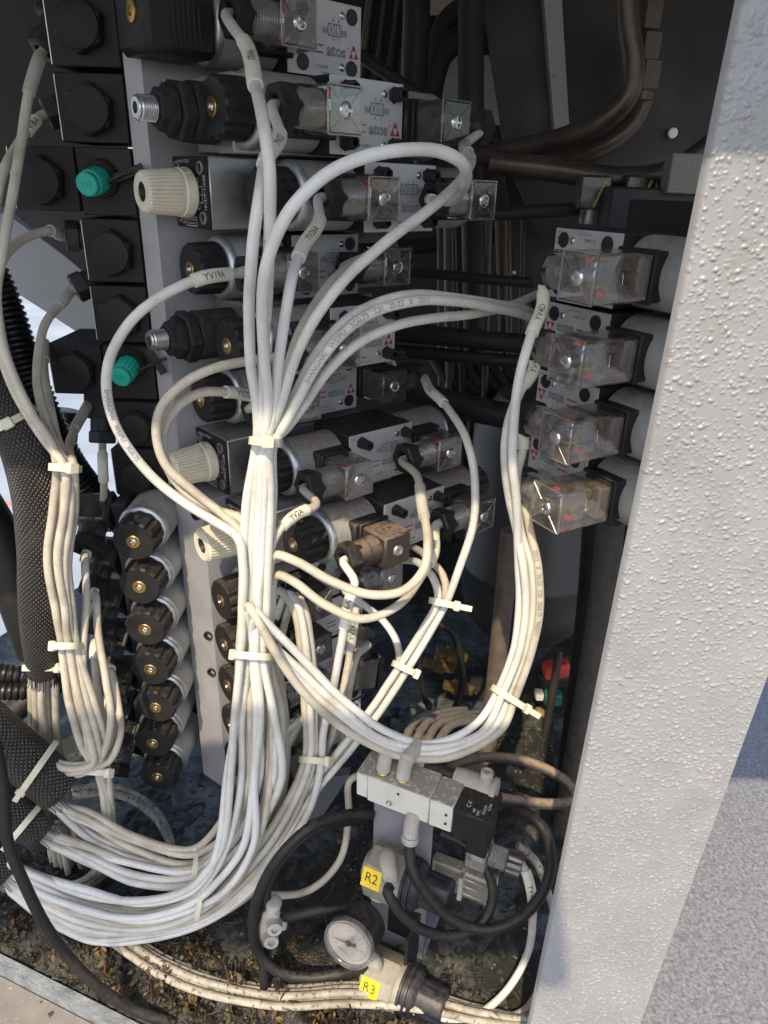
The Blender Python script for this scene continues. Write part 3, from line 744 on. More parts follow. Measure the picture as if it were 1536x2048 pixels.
block(-.268, -.2215, -.0245, .0180, 'black block with a hexagon plug left of the upper green cap')
g1 = block(-.2210, -.1815, -.0265, .0180, 'black block carrying the upper green cap', hexr=0, trim=False)
block(-.2235, -.1815, -.0720, -.0275, 'black square block with hexagon plug just below the upper green cap')
block(-.2235, -.1815, -.1160, -.0735, 'black square block with hexagon plug just above the lower green cap')
block(-.263, -.2215, -.1580, -.1175, 'black block with a hexagon plug left of the lower green cap')
g2 = block(-.2210, -.1815, -.1605, -.1175, 'black block carrying the lower green cap', hexr=0, trim=False)
block(-.2185, -.1815, -.2000, -.1620, 'black block right under the lower green cap', hexr=.014)
block(-.2250, -.1815, -.2440, -.2015, 'lowest black block above the row of coils', hexr=.014)

def greencap(px, py, label, dirv, tilt):
    p0 = Q(px, py, BY); a = V(dirv).normalized()
    t = empty('pressure_port_cap', p0)
    MB().lathe((0, 0, 0), a, [(-.006, .0125), (.002, .0125), (.003, .0118), (.003, .008)], 30).build('collar', 'anod', t)
    MB().lathe((0, 0, 0), a, [(.002, .0082), (.005, .0088), (.015, .0088), (.0165, .0082)], 72, rib=lambda i, d: 1 if (i % 4) < 2 else .95).build('cap', 'green', t, 22)
    tp = MB().lathe((0, 0, 0), a, [(.0165, .0082), (.0167, .0077), (.0210, .0077), (.0218, .0070)], 36).build('cap_top', 'green', t)
    x = a.cross(V((0, 0, 1))).normalized() * -1; y = x.cross(a) * -1
    x = V((0, 0, 1)).cross(a).normalized() ; y = a.cross(x)
    em = MB(); put_text(em, '3 N', a * .0220, x, y, .005); em.build('embossing', mat('green_dark', (.01, .24, .18), .4), tp)
    ln = MB().tube(spline([a * .012 + V((.010, 0, 0)), a * .010 + V((.018, -.002, .004)), V((.030, -.006, .006))], .003), .0011, 6)
    ln.box((.022, -.008, .004), (.022, .0012, .006), .0004, Matrix.Rotation(tilt, 3, 'Y')); ln.build('tether', 'black', t)
    tag(t, label, 'cap', 'green port caps')
greencap(204, 357, 'green screw cap with a black strap, upper of the two', (-.15, -.95, -.18), R(-20))
greencap(262, 726, 'green screw cap half behind a looped white cable, lower of the two', (-.10, -.93, -.30), R(60))

# left connectors on the blocks
def sideplug(key, px, py, Y, gd, label):
    gx = V(gd).normalized(); oy = V((-1, 0, 0)); oy = (oy - oy.dot(gx) * gx).normalized()
    rot = Matrix((gx, oy, gx.cross(oy))).transposed()
    p = Q(px, py, Y)
    t = empty('side_connector', p, rot)
    MB().box((-.026, 0, 0), (.024, .024, .022), .002).build('housing', 'black', t)
    MB().cyl((-.016, 0, 0), (-.004, 0, 0), .0095, 24).build('collar', 'black', t)
    MB().lathe((.006, 0, 0), (-1, 0, 0), [(.008, .005), (0, .0062), (0, .0098), (.001, .0110), (.009, .0110), (.010, .0098)], 6, cap0=False, ref=(0, 1, .4)).build('gland_nut', 'black', t, 25)
    tag(t, label, 'connector', 'black side connectors')
    bpy.context.view_layer.update()
    PLUG[key] = (t.matrix_world @ V((.001, 0, 0)), gx)
sideplug('B1', 93, 88, .56, (-.35, -.45, -.8), 'black side connector at the top of the black blocks')
sideplug('B2', 108, 222, .56, (-.8, -.4, -.35), 'black side connector of the second black block')
sideplug('B3', 148, 472, .56, (-.9, -.35, .05), 'black side connector beside the block under the upper green cap')
sideplug('B4', 163, 572, .56, (-.75, -.5, -.35), 'black side connector above the lower pair of black blocks')
sideplug('B5', 192, 785, .57, (-.5, -.4, -.75), 'black side connector under the lower pair of black blocks')
sideplug('B6', 205, 872, .56, (.0, -.35, -.9), 'black side connector beside the lowest black block')

# column of coils
SX, SY = -.1945, .49
for k in range(7):
    zc = -.259 - .0410 * k; dx = 0 if k < 5 else -.007
    c = V((SX + dx, SY + .022, SZ + zc)); t = empty('coil_valve', c)
    bpy.context.view_layer.update()
    a = V((0, 1, 0)); tilt = V((.06, 1, .05)).normalized()
    rot = tilt.to_track_quat('Y', 'Z').to_matrix(); t.matrix_world = Matrix.Translation(c) @ rot.to_4x4()
    # axis toward the viewer = -y
    MB().lathe((0, .052, 0), (0, -1, 0), [(0, .0200), (.003, .0205), (.048, .0205), (.0515, .0195), (.052, .0165), (.049, .0160)], 40).build('coil', 'zinc', t, 30)
    MB().lathe((0, .0048, 0), (0, -1, 0), [(0, .0207), (.003, .0206), (.0050, .0192), (.0052, .0170)], 40, cap0=False, cap1=False).build('rim', 'rim', t, 60)
    MB().lathe((0, .060, 0), (0, 1, 0), [(-.012, .017), (.06, .017)], 20).build('tube', 'castblack', t)
    kb = knob(t, V((0, .002, 0)), None, None, -1, .0180, .021, 'knob', 'black', V((0, 1, 0)))
    MB().box((-.024, .026, .002), (.012, .028, .028), .002).build('connector_foot', 'black', t)
    tag(t, ['topmost black knobbed coil of the column, plug clearly showing', 'second coil from the top of the column', 'third coil from the top of the column', 'middle coil of the column of seven', 'third coil from the bottom of the column', 'coil just above the bottom one, knob close to the tray', 'bottom coil of the column, standing just above the tray'][k], 'valve', 'column of coils with black knobs')
    # its plug: gland down toward the front
    gx = V((0, -.80, -.60)).normalized() if k == 0 else V((-.1, -.75, -.66)).normalized()
    oy = V((-1, 0, 0)); oy = (oy - oy.dot(gx) * gx).normalized()
    pl = plug('C%d' % k, c + V((-.030, .026, .002)), Matrix((gx, oy, gx.cross(oy))).transposed(), kind='smoky', depth_=.026, w_=.025, gl=.014, label=['smoky plug of the topmost coil with its cable hanging straight down', 'smoky plug of the second coil in the column', 'smoky plug of the third coil in the column', 'smoky plug of the middle coil in the column', 'smoky plug of the third coil from the bottom', 'smoky plug of the coil above the bottom one', 'smoky plug of the bottom coil'][k], group='plugs of the coil column', led=False)
cb = empty('coil_manifold', V((SX, SY + .11, SZ - .38)))
MB().box((.0, .03, 0), (.075, .05, .32), .001).build('block', 'castblack', cb); tag(cb, 'black base block behind the column of coils', 'manifold')

# ================================================================ CABLES
CR = .0031
from mathutils import noise as MNO
rk_ = random.Random(77)
def path(pts):
    out = []; eY = None; k = 0
    for p in pts:
        if isinstance(p, tuple) and eY is not None and k < 3:      # leave the gland gently
            f = (.50, .75, .95)[k]; k += 1; p = (p[0], p[1], eY * (1 - f) + p[2] * f)
        if isinstance(p, V): out.append(p)
        elif isinstance(p, str):
            e, d = PLUG[p]; out += [e - d * .006, e, e + d * .008]; eY = (e + d * .008).y
        else: out.append(Q(*p))
    return out

def wrap_text(mb, sx, fr, dist, d0, rr, size, rev=False, mi=0, off=0.):
    vs, fs = text_fine(sx); o = []
    for x, y, z in vs:
        s = d0 + (-x if rev else x) * size
        s = min(max(s, dist[0]), dist[-1] - 1e-5)
        i = max(0, min(len(fr) - 2, int(np.searchsorted(dist, s)) - 1)); k = (s - dist[i]) / max(1e-9, dist[i + 1] - dist[i])
        p = fr[i][0].lerp(fr[i + 1][0], k); t = fr[i][1].lerp(fr[i + 1][1], k).normalized()
        c = CAM - p; c = (c - c.dot(t) * t).normalized()
        td = -t if rev else t
        u = c.cross(td)                      # text up
        a = y * size / rr + off
        o.append(p + (c * math.cos(a) + u * math.sin(a)) * (rr + .00028))
    mb.add(o, fs, mi)

def cable(label, pts, m='cable', r=CR, sleeve=None, group='white control cables', prints=(), name='control_cable', cat='cable', n=12, sleeve_m='sleeve', jit=0):
    P = path(pts); sp = spline(P)
    sd = rk_.uniform(0, 90); N_ = len(sp)
    for i in range(N_):
        e_ = min(1., i / 12., (N_ - 1 - i) / 12.); d_ = i * .004
        sp[i] = sp[i] + MNO.noise_vector(V((d_ * 16, sd, 0))) * (.0011 * e_) + MNO.noise_vector(V((d_ * 45, sd, 7))) * (.00035 * e_)
    o = sp[0]
    ob = MB().tube(sp, r, n).build(name, m, None, 50, origin=o)
    tag(ob, label, cat, group)
    fr = frames(sp); dist = [0.]
    for i in range(1, len(sp)): dist.append(dist[-1] + (sp[i] - sp[i - 1]).length)
    if sleeve:
        d0, d1, tx, rev = sleeve
        if isinstance(d0, tuple):
            pr_ = [proj(q) for q in sp]
            k0, k1 = [min(range(len(sp)), key=lambda i: (pr_[i][0] - e[0]) ** 2 + (pr_[i][1] - e[1]) ** 2) for e in (d0, d1)]
            mid = ((d0[0] + d1[0]) / 2, (d0[1] + d1[1]) / 2); d0, d1 = sorted((dist[k0], dist[k1]))
            km = min((i for i in range(len(sp)) if d0 <= dist[i] <= d1), key=lambda i: (pr_[i][0] - mid[0]) ** 2 + (pr_[i][1] - mid[1]) ** 2); dm = dist[km]
        else: dm = (d0 + d1) / 2
        sub = [p for p, d in zip(sp, dist) if d0 <= d <= d1]
        if len(sub) > 2:
            rs = r * 1.33
            f2 = frames(sub); mb = MB()
            # hollow open-ended sleeve with a visible wall
            mb.tube(sub, rs, 24, caps=False)
            for e, sg in ((0, -1), (-1, 1)):
                p, t, x, y = f2[e]
                ring = [p + (x * math.cos(a) + y * math.sin(a)) * q for q in (rs, r * 1.02) for a in [2 * math.pi * k / 16 for k in range(16)]]
                mb.add(ring, [(k, (k + 1) % 16, 16 + (k + 1) % 16, 16 + k) for k in range(16)])
            s_ = mb.xf(Matrix.Translation(-o)).build('marker_sleeve', sleeve_m, ob, 40)
            if tx:
                pm = MB(); wrap_text(pm, tx, fr, dist, dm, rs, .0054, rev)
                pm.xf(Matrix.Translation(-o)).build('printing', 'ink', s_)
    for tx, d, rev, size in prints:
        pm = MB(); wrap_text(pm, tx, fr, dist, d, r, size, rev)
        pm.xf(Matrix.Translation(-o)).build('printing', 'ink_grey', ob)
    return ob

# trunk lanes: (px, py, half width px, offset dir, Y, depth spread m)
H_, D_, U_ = (1, 0), (.72, .70), (.1, 1)
TR_A = [(529, 885, 17, H_, .420, .006), (521, 985, 25, H_, .421, .008), (514, 1100, 29, H_, .422, .009), (510, 1215, 28, H_, .422, .009), (505, 1312, 26, H_, .422, .010)]
TR_F = [(509, 1430, 50, H_, .422, .012), (503, 1560, 58, H_, .420, .014)]
TR_U = [(470, 1655, 45, D_, .435, .012), (385, 1715, 34, U_, .430, .010), (270, 1690, 34, U_, .432, .010), (180, 1648, 26, U_, .435, .010), (118, 1612, 16, U_, .437, .008), (60, 1560, 12, U_, .44, .006)]
TR_V = [(470, 1665, 40, D_, .430, .012), (385, 1745, 26, U_, .424, .010), (270, 1738, 30, U_, .424, .010), (170, 1700, 28, U_, .426, .010), (88, 1668, 20, U_, .428, .008), (30, 1625, 12, U_, .43, .006)]
TR_L = [(483, 1690, 52, H_, .412, .012), (438, 1765, 40, D_, .408, .010), (385, 1805, 26, (.45, .9), .407, .009), (280, 1835, 30, U_, .407, .010), (180, 1820, 34, U_, .407, .010), (85, 1780, 30, U_, .410, .009), (10, 1735, 18, U_, .413, .007)]
TR_S = [(607, 1215, 20, H_, .452, .008), (622, 1300, 20, H_, .450, .008), (630, 1420, 20, H_, .448, .008), (627, 1520, 18, H_, .445, .007), (598, 1610, 26, H_, .438, .008), (540, 1705, 26, D_, .428, .008), (462, 1790, 22, D_, .416, .008), (385, 1840, 14, (.3, 1), .410, .006), (280, 1868, 16, U_, .408, .006), (180, 1862, 24, U_, .408, .008), (85, 1815, 20, U_, .411, .007), (12, 1765, 12, U_, .414, .006)]
rl_ = random.Random(3)
def lane(wps, u, v, jit=.10):
    out = []
    for px, py, hw, od, Y, dv in wps:
        ju = u + rl_.uniform(-jit, jit); L = math.hypot(*od)
        out.append((px + ju * hw * od[0] / L, py + ju * hw * od[1] / L + rl_.uniform(-4, 4), Y + (v + rl_.uniform(-.15, .15)) * dv))
    return out
def tail(u, v, route):
    r = {'U': TR_U, 'V': TR_V, 'L': TR_L}[route]
    u2 = u; 
    return lane(TR_F, u, v, .24) + lane(r, u2, v * .8, .24)
def trunk(u, v, route): return lane(TR_A, u, v, .04) + tail(u, v, route)

BR = 'cable_bright'
cable('white cable with sleeve printed YVSD hanging from the topmost plug', ['R1L', (497, 100, .385), (510, 170, .378), (527, 260, .372), (540, 350, .372), (541, 450, .378), (536, 560, .388), (528, 680, .400), (523, 800, .414)] + trunk(-.35, -.2, 'L'), sleeve=((486, 82), (512, 172), 'YVSD', False), m='cable')
cable('white cable with sleeve printed YV22', ['R2L', (560, 275, .395), (533, 325, .380), (520, 390, .374), (505, 500, .376), (498, 610, .386), (503, 720, .400), (512, 810, .413)] + trunk(-.95, -.3, 'L'), sleeve=((583, 262), (530, 328), 'YV22', True), m=BR)
cable('thick looking white cable making the big arch over the plates', ['R3R', (905, 404, .455), (925, 382, .430), (934, 352, .405), (918, 320, .388), (875, 302, .380), (800, 299, .372), (720, 315, .364), (650, 348, .358), (592, 402, .354), (556, 462, .356), (530, 540, .364), (523, 630, .378), (530, 740, .396), (538, 820, .412)] + trunk(.05, -.7, 'L'), sleeve=(.014, .030, None, False), m=BR)
cable('white cable running diagonally down behind the arch from the smoky plug', ['R2R', (930, 290, .50), (942, 315, .49), (933, 345, .47), (905, 378, .450), (850, 425, .432), (760, 495, .415), (680, 570, .402), (620, 655, .400), (585, 730, .405), (560, 810, .414)] + trunk(.35, -.1, 'V'), sleeve=((900, 283), (937, 305), 'YV23', False), sleeve_m='sleeve_grey')
cable('white cable with sleeve printed YV26A', ['R3L', (640, 445, .420), (606, 500, .404), (582, 570, .396), (567, 660, .398), (556, 740, .404), (547, 820, .414)] + trunk(.25, -.8, 'L'), sleeve=((648, 438), (590, 518), 'YV26A', True), m=BR)
cable('greyish cable in shade leaving the dim plug below the arch', ['R4R', (735, 515, .50), (690, 540, .49), (640, 595, .475), (600, 665, .460), (575, 735, .446), (556, 815, .432)] + trunk(.1, .8, 'U'), sleeve=((726, 514), (684, 538), None, False), m='cable_aged', sleeve_m='sleeve_grey')
cable('upper of the pale cables crossing to the short bank of valves', [(1088, 652, .56), (1055, 620, .53), (985, 606, .49), (900, 594, .462), (830, 590, .445), (760, 605, .434), (690, 645, .425), (630, 712, .420), (590, 790, .420), (562, 850, .421)] + trunk(.75, .7, 'U'))
cable('pale cable printed with its maker and size, crossing to the short bank', [(1092, 668, .56), (1060, 634, .52), (985, 617, .475), (900, 603, .448), (840, 601, .435), (760, 620, .424), (695, 660, .416), (640, 722, .412), (600, 790, .413), (566, 855, .417)] + trunk(.95, .1, 'U'), prints=[('SHANGHAI   WEIPU   3G0.75   CEI   20-22   II   2011', .212, True, .0042)], m='cable')
cable('lowest of the pale cables crossing to the short bank of valves', [(1100, 560, .60), (1085, 582, .57), (1020, 612, .52), (950, 626, .482), (870, 636, .460), (790, 652, .442), (715, 690, .430), (655, 745, .424), (605, 815, .422), (570, 860, .421)] + trunk(.80, -.6, 'V'))

cable('white cable with sleeve printed YV19A looping wide to the left', ['R4L', (500, 538, .455), (465, 545, .445), (400, 558, .432), (330, 590, .425), (262, 642, .420), (222, 710, .418), (213, 780, .418), (234, 860, .420), (288, 938, .421), (360, 1000, .421), (430, 1042, .419), (478, 1075, .416)] + [(487, 1130, .414), (485, 1215, .414), (482, 1310, .414)] + tail(-.85, -.5, 'L'), sleeve=((455, 546), (388, 562), 'YV19A', True), prints=[('SHANGHAI   WEIPU   3G0.75', .215, False, .0040)], m='cable')
cable('white cable looping left under the threaded cylinder', ['R5L', (560, 712, .452), (500, 722, .445), (430, 736, .436), (365, 768, .430), (322, 815, .427), (312, 868, .427), (331, 930, .428), (390, 985, .428), (445, 1030, .424), (482, 1068, .420)] + [(494, 1140, .420), (492, 1220, .420), (488, 1312, .420)] + tail(-.65, .3, 'U'), m='cable_aged')
cable('aged cable with sleeve printed YV27S looping left', ['R6L', (520, 800, .470), (495, 792, .462), (450, 785, .452), (400, 786, .445), (352, 815, .440), (326, 868, .436), (333, 930, .436), (372, 985, .434), (430, 1020, .428), (485, 1040, .424)] + [(503, 1110, .424), (500, 1215, .426), (496, 1312, .426)] + tail(-.3, .6, 'V'), sleeve=((505, 795), (450, 784), 'YV27S', True), m='cable_aged')
cable('sunlit cable with sleeve printed YV2A', ['R7L', (632, 1008, .440), (592, 1028, .428), (556, 1062, .422), (535, 1120, .420), (530, 1200, .420), (522, 1312, .421)] + tail(.5, -.2, 'L'), sleeve=((614, 1012), (562, 1055), 'YV2A', True), m='cable_aged')
cable('white cable with sleeve printed YV6A hanging straight down', ['R8L', (710, 1165, .430), (696, 1205, .430), (688, 1255, .433), (676, 1330, .438), (662, 1400, .442), (648, 1460, .444)] + lane(TR_S[3:], .9, -.2), sleeve=((708, 1172), (687, 1252), 'YV6A', True), m=BR)
cable('dusty cable dropping from the clear plug and swinging left in a low loop', ['R7R', (835, 955, .450), (843, 1010, .440), (855, 1075, .430), (848, 1135, .424), (808, 1180, .416), (745, 1190, .410), (660, 1160, .410), (590, 1122, .414), (548, 1110, .420), (536, 1180, .424), (530, 1312, .426)] + tail(.7, .3, 'V'), sleeve=((833, 972), (846, 1038), None, False), m='cable_aged', sleeve_m='sleeve_grey')
cable('dusty cable with sleeve printed YV6B swinging left in the lowest loop', ['R8R', (868, 1108, .440), (838, 1160, .432), (795, 1212, .424), (725, 1238, .416), (650, 1210, .412), (590, 1165, .416), (552, 1150, .424), (544, 1220, .428), (537, 1312, .430)] + tail(.9, .6, 'U'), sleeve=((905, 1068), (855, 1125), 'YV6B', True), m='cable_aged')
diag = [(885, 1205, .470), (850, 1268, .468), (806, 1338, .464), (745, 1430, .460), (680, 1515, .452), (610, 1600, .442)]
def dg_(o, dy=0): return [(x + o * .85, y + o * .5, Y + dy) for x, y, Y in diag] + lane(TR_S[5:], .3 + o * .02, dy * 40)
cable('white cable with sleeve printed YV36 curving down on the far side', ['R6R', (862, 780, .53), (900, 822, .51), (935, 885, .495), (950, 960, .487), (946, 1050, .480), (920, 1130, .474)] + dg_(7), sleeve=((843, 762), (886, 808), 'YV36', False), m='cable')
cable('short white cable entering the tie behind the YV6B sleeve', [(800, 1120, .55), (840, 1128, .50), (868, 1158, .480)] + dg_(-10))
cable('white cable curving in front of the tie behind the YV6B sleeve', [(820, 1090, .56), (858, 1118, .50), (886, 1150, .485), (892, 1180, .478)] + dg_(-2, .006), m='cable_aged')
cable('cable from the low clear plug joining the slanting bundle', ['S0R', (735, 1215, .50), (765, 1240, .495), (792, 1280, .49), (798, 1330, .48)] + [(770, 1390, .470), (700, 1490, .458), (625, 1590, .446)] + lane(TR_S[5:], -.2, .6), m='cable', sleeve=(.01, .03, None, False))
cable('grey cable with sleeve printed YV14B behind the YV6A cable', [(712, 1215, .50), (706, 1260, .49), (695, 1330, .480), (682, 1400, .472), (665, 1470, .464), (640, 1540, .455)] + lane(TR_S[4:], .6, .8), sleeve=((711, 1225), (697, 1295), 'YV14B', True), m='cable_aged', sleeve_m='sleeve_grey')
cable('dim cable close behind the YV14B cable', [(735, 1290, .53), (715, 1310, .51), (700, 1370, .495), (690, 1450, .482), (672, 1520, .472), (630, 1590, .458)] + lane(TR_S[5:], .8, 1), m='cable_aged', sleeve=(.0, .02, None, False), sleeve_m='sleeve_grey')
for k, (x0, u, v) in enumerate(((560, -1, -.3), (575, -.5, -.6), (592, 0, 0), (566, .4, .6), (585, -.7, .9))):
    cable('plain white cable dropping behind the crossing bundle to the tie beside the trunk', ['S%dL' % k] + ([(x0, 1180 + k * 6, .455)] if k < 3 else []) + lane(TR_S[0 if k < 3 else 2:], u, v), group='cables of the small valves', m='cable' if k % 2 else 'cable_aged')

# bundle from the short bank
rb_ = [(1047, 1200, .455), (1040, 1290, .452), (1012, 1380, .448), (955, 1450, .442), (880, 1490, .436)]
def under(o, dy, mid):
    a = [(1052 + o * 1.0, 1130, .456 + dy), (1055 + o * 1.0, 1210, .454 + dy), (1042 + o * .95, 1300, .450 + dy), (1010 + o * .8, 1385 + o * .5, .446 + dy)]
    return a + mid
cable('white cable with sleeve printed YV4D hanging from the short bank', ['G0', (1087, 610, .440), (1064, 668, .432), (1042, 740, .432), (1029, 820, .438), (1024, 910, .445), (1034, 1010, .452)] + under(-16, .004, [(946, 1452, .442), (860, 1488, .436), (770, 1460, .430), (690, 1400, .425), (610, 1320, .418), (555, 1265, .412), (508, 1220, .408), (499, 1240, .418), (500, 1315, .424)]) + tail(-.1, .4, 'V'), sleeve=((1088, 592), (1052, 668), 'YV4D', True), m=BR)
cable('white cable with sleeve printed YV4S hanging from the short bank', ['G1', (1068, 738, .455), (1042, 780, .450), (1018, 840, .450), (1009, 920, .453), (1018, 1000, .458), (1034, 1065, .460)] + under(-4, -.003, [(962, 1465, .438), (870, 1495, .432), (770, 1480, .428), (670, 1405, .424), (590, 1330, .418), (540, 1285, .416), (512, 1255, .418), (506, 1315, .426)]) + tail(.2, .7, 'U'), sleeve=((1080, 708), (1046, 760), 'YV4S', True), m='cable')
cable('cable from the third plug of the short bank, short bare sleeve', ['G2', (1046, 900, .462), (1034, 950, .462), (1036, 1020, .464), (1046, 1075, .464)] + under(10, .003, [(985, 1460, .438), (890, 1504, .432), (790, 1500, .428), (690, 1440, .424), (600, 1360, .416), (548, 1300, .410), (515, 1240, .408), (505, 1262, .416), (510, 1318, .424)]) + tail(.6, .5, 'V'), sleeve=((1063, 860), (1044, 905), None, False), m='cable')
cable('printed cable at the outer side of the bundle below the short bank', ['G3', (1048, 1005, .460), (1060, 1060, .458)] + under(24, -.002, [(1000, 1462, .436), (905, 1512, .430), (800, 1512, .425), (700, 1468, .420), (610, 1390, .410), (555, 1310, .404), (522, 1250, .403), (500, 1212, .409), (493, 1240, .420), (495, 1318, .427)]) + tail(0, -.1, 'U'), prints=[('2011   II   20-22   CEI   3G0.75   WEIPU', .10, False, .0042)], m='cable_aged')

# left bundle
LB = [(130, 935, 16, H_, .445, .006), (128, 1020, 22, H_, .445, .008), (116, 1120, 22, H_, .445, .008), (128, 1220, 16, H_, .445, .008), (138, 1292, 15, H_, .445, .006), (160, 1400, 26, H_, .442, .008), (185, 1490, 24, H_, .440, .008)]
LE = [(185, 1530, 10, D_, .440, .006), (125, 1537, 12, U_, .442, .006), (70, 1505, 8, U_, .445, .005)]
LE2 = [(196, 1545, 18, H_, .445, .006), (205, 1640, 24, H_, .450, .008), (190, 1740, 26, H_, .455, .008), (120, 1775, 20, U_, .46, .008), (20, 1760, 12, U_, .46, .006)]
def lb(u, v, e=LE, s=0): return lane(LB[s:], u, v, .08) + lane(e, u, v)
LG = 'cables of the left bundle'
cable('pale cable hanging from the topmost black side connector', ['B1', (74, 130, .53), (58, 185, .52), (42, 290, .505), (22, 400, .49), (4, 500, .475), (-8, 600, .465), (10, 700, .458), (60, 820, .452), (105, 890, .448)] + lb(-.9, 0), m='cable_aged', sleeve=((84, 112), (55, 182), None, False), sleeve_m='sleeve_grey', group=LG)
cable('pale cable with a marked sleeve from the second black side connector', ['B2', (66, 248, .53), (35, 290, .52), (8, 340, .505), (-12, 450, .49), (-8, 580, .475), (20, 740, .464), (75, 850, .455)] + lb(-.4, .5), m='cable_aged', sleeve=((75, 242), (50, 268), 'YV8A', True), group=LG)
cable('pale cable bowing left from the connector under the upper green cap', ['B3', (100, 462, .52), (55, 475, .51), (10, 515, .495), (-14, 590, .48), (-5, 680, .47), (30, 780, .462), (90, 880, .452)] + lb(0, -.6), m='cable_aged', sleeve=((142, 470), (95, 460), None, False), sleeve_m='sleeve_grey', group=LG)
cable('pale cable from the connector above the lower black blocks', ['B4', (128, 600, .53), (95, 640, .51), (78, 700, .495), (74, 770, .48), (92, 840, .465), (118, 900, .452)] + lb(.5, -.2, LE2), m='cable_aged', sleeve=((155, 582), (116, 614), None, False), sleeve_m='sleeve_grey', group=LG)
cable('pale cable hanging in front of the lower pair of black blocks', [(88, 685, .55), (88, 740, .515), (98, 800, .49), (112, 870, .465)] + lb(.1, .6, LE2), m='cable_aged', sleeve=(.0, .03, None, False), sleeve_m='sleeve_grey', group=LG)
cable('pale cable from the connector under the lower black blocks', ['B5', (170, 820, .53), (148, 860, .50), (138, 900, .465)] + lb(.95, .2), m='cable_aged', sleeve=((187, 815), (155, 862), None, False), sleeve_m='sleeve_grey', group=LG)
cable('pale cable with an ivory sleeve beside the lowest black block', ['B6', (205, 930, .52), (206, 985, .53), (196, 1080, .535), (188, 1200, .53), (190, 1300, .51), (200, 1420, .48)] + lane(LE2, .9, .6), m='cable_aged', sleeve=((205, 905), (207, 965), None, False), group=LG)
for k in range(5):
    ends = [[(170, 1120, .45), (173, 1200, .448), (166, 1300, .445), (168, 1400, .442), (176, 1490, .440)], [(192, 1190, .452), (196, 1260, .448), (212, 1360, .445), (222, 1430, .442), (208, 1500, .440)], [(188, 1300, .46), (195, 1380, .455), (205, 1450, .450), (190, 1510, .445)], [(222, 1340, .455), (238, 1420, .448), (240, 1470, .444), (215, 1525, .442)], [(215, 1400, .47), (226, 1460, .462), (205, 1520, .455)]][k]
    cable(['dusty cable hanging straight down from the topmost coil plug', 'dusty cable with a sleeve from the second coil plug', 'dusty cable from the third coil plug', 'dusty cable bowing outward from the middle coil plug', 'dusty cable from the third lowest coil plug'][k], ['C%d' % k] + ends + lane(LE if k != 2 else LE2, .2 * k - .2, -.3), m='cable_aged', sleeve=(.012 + .006 * k, .040 + .006 * k, None, False), r=.0030, group='cables of the coil column')
for k in range(7):                                           # cores leaving the big braided sleeve
    u = -1 + k / 3
    cable('grey shaded cable leaving the lower end of the thick upright braided sleeve', lane([(86, 1320, 22, H_, .47, .01), (86, 1400, 24, H_, .475, .01), (92, 1490, 26, H_, .48, .01), (104, 1570, 28, H_, .485, .01), (120, 1660, 28, H_, .49, .01), (140, 1760, 30, H_, .49, .01)], u, rl_.uniform(-1, 1)), m='cable_aged', group='cables inside the upright braided sleeve')
for k in range(6):                                           # more cores coming out of the two lower braided sleeves
    cable('white cable fanning out of the lowest braided sleeve to the trunk', lane(TR_L[::-1][:5] , -1 + k * .4, 1.2) + lane([(470, 1740, 40, D_, .43, .01), (540, 1620, 30, H_, .45, .01), (560, 1480, 25, H_, .46, .01), (545, 1330, 20, H_, .455, .01), (520, 1250, 16, H_, .45, .008)], .5 - k * .2, .8), m='cable_aged', group='cables of the lowest sleeve')

# dirty cables lying on the tray
for k in range(6):
    o = (k - 2.5) * 8
    z = FZ + .006 + (k % 3) * .004
    pts = [onz(-30, 1755 + o * .5, z + .06), onz(110, 1800 + o * .6, z + .03), onz(230, 1870 + o, z), onz(330, 1935 + o, z), onz(440, 1975 + o * .9, z), onz(560, 1995 + o * .9, z), onz(700, 1988 + o * .9, z), onz(860, 2005 + o * .8, z), onz(960, 2030 + o * .6, z), onz(1060, 2040 + o * .4, z), onz(1180, 2010 + o * .4, z)]
    cable('dirt caked cable lying on the tray among the debris', pts, m='cable_dirty', group='dirty cables on the tray')
for k, (o, dy) in enumerate(((0, 0), (14, .01))):
    cable('pale hose curving on the tray below the knobs', [onz(130 - o, 1580 + o, FZ + .03), onz(230, 1575 + o, FZ + .02), onz(300, 1610 + o, FZ + .01), onz(335, 1660 + o, FZ + .006), onz(345, 1700 + o, FZ + .006)], m='cable_dirty', r=.004, group='pale hoses on the tray')
cable('cable of the pneumatic plug sweeping down to the tray', [Q(1020, 1715, .40), Q(1045, 1730, .395), Q(1062, 1780, .385), Q(1066, 1850, .380), onz(1048, 1925, FZ + .035), onz(1010, 1985, FZ + .016), onz(955, 2028, FZ + .009), onz(900, 2036, FZ + .008), onz(820, 2020, FZ + .008)], m='cable', sleeve=((1055, 1745), (1066, 1810), 'YV42', False), group='pneumatic plug cables')
cable('second dusty cable of the pneumatic plug, behind the first', [Q(1035, 1690, .41), Q(1070, 1720, .405), Q(1095, 1780, .40), onz(1108, 1860, FZ + .05), onz(1090, 1950, FZ + .02), onz(1050, 2020, FZ + .010), onz(960, 2046, FZ + .008)], m='cable_dirty', group='pneumatic plug cables')
cable('pale cable looping low behind the small valves to the trunk', [Q(740, 1545, .47), Q(700, 1560, .46), Q(698, 1640, .455), Q(680, 1720, .44), Q(620, 1780, .43), Q(540, 1790, .42), Q(470, 1770, .42)], m='cable_aged', group='low pale cables')
for k in range(4):
    cable('fuzzy dust coated hose end behind the off-white pneumatic valve', [Q(800 + k * 22, 1560, .47), Q(806 + k * 22, 1500, .50), Q(830 + k * 22, 1445 + k * 4, .55), Q(880 + k * 18, 1425 + k * 6, .60), Q(930 + k * 12, 1420 + k * 8, .66)], m=mat('dust_hose%d' % k, (.20, .18, .16), .95, 0, .3, 200, .6, 900), r=.0042, group='dust coated hoses')

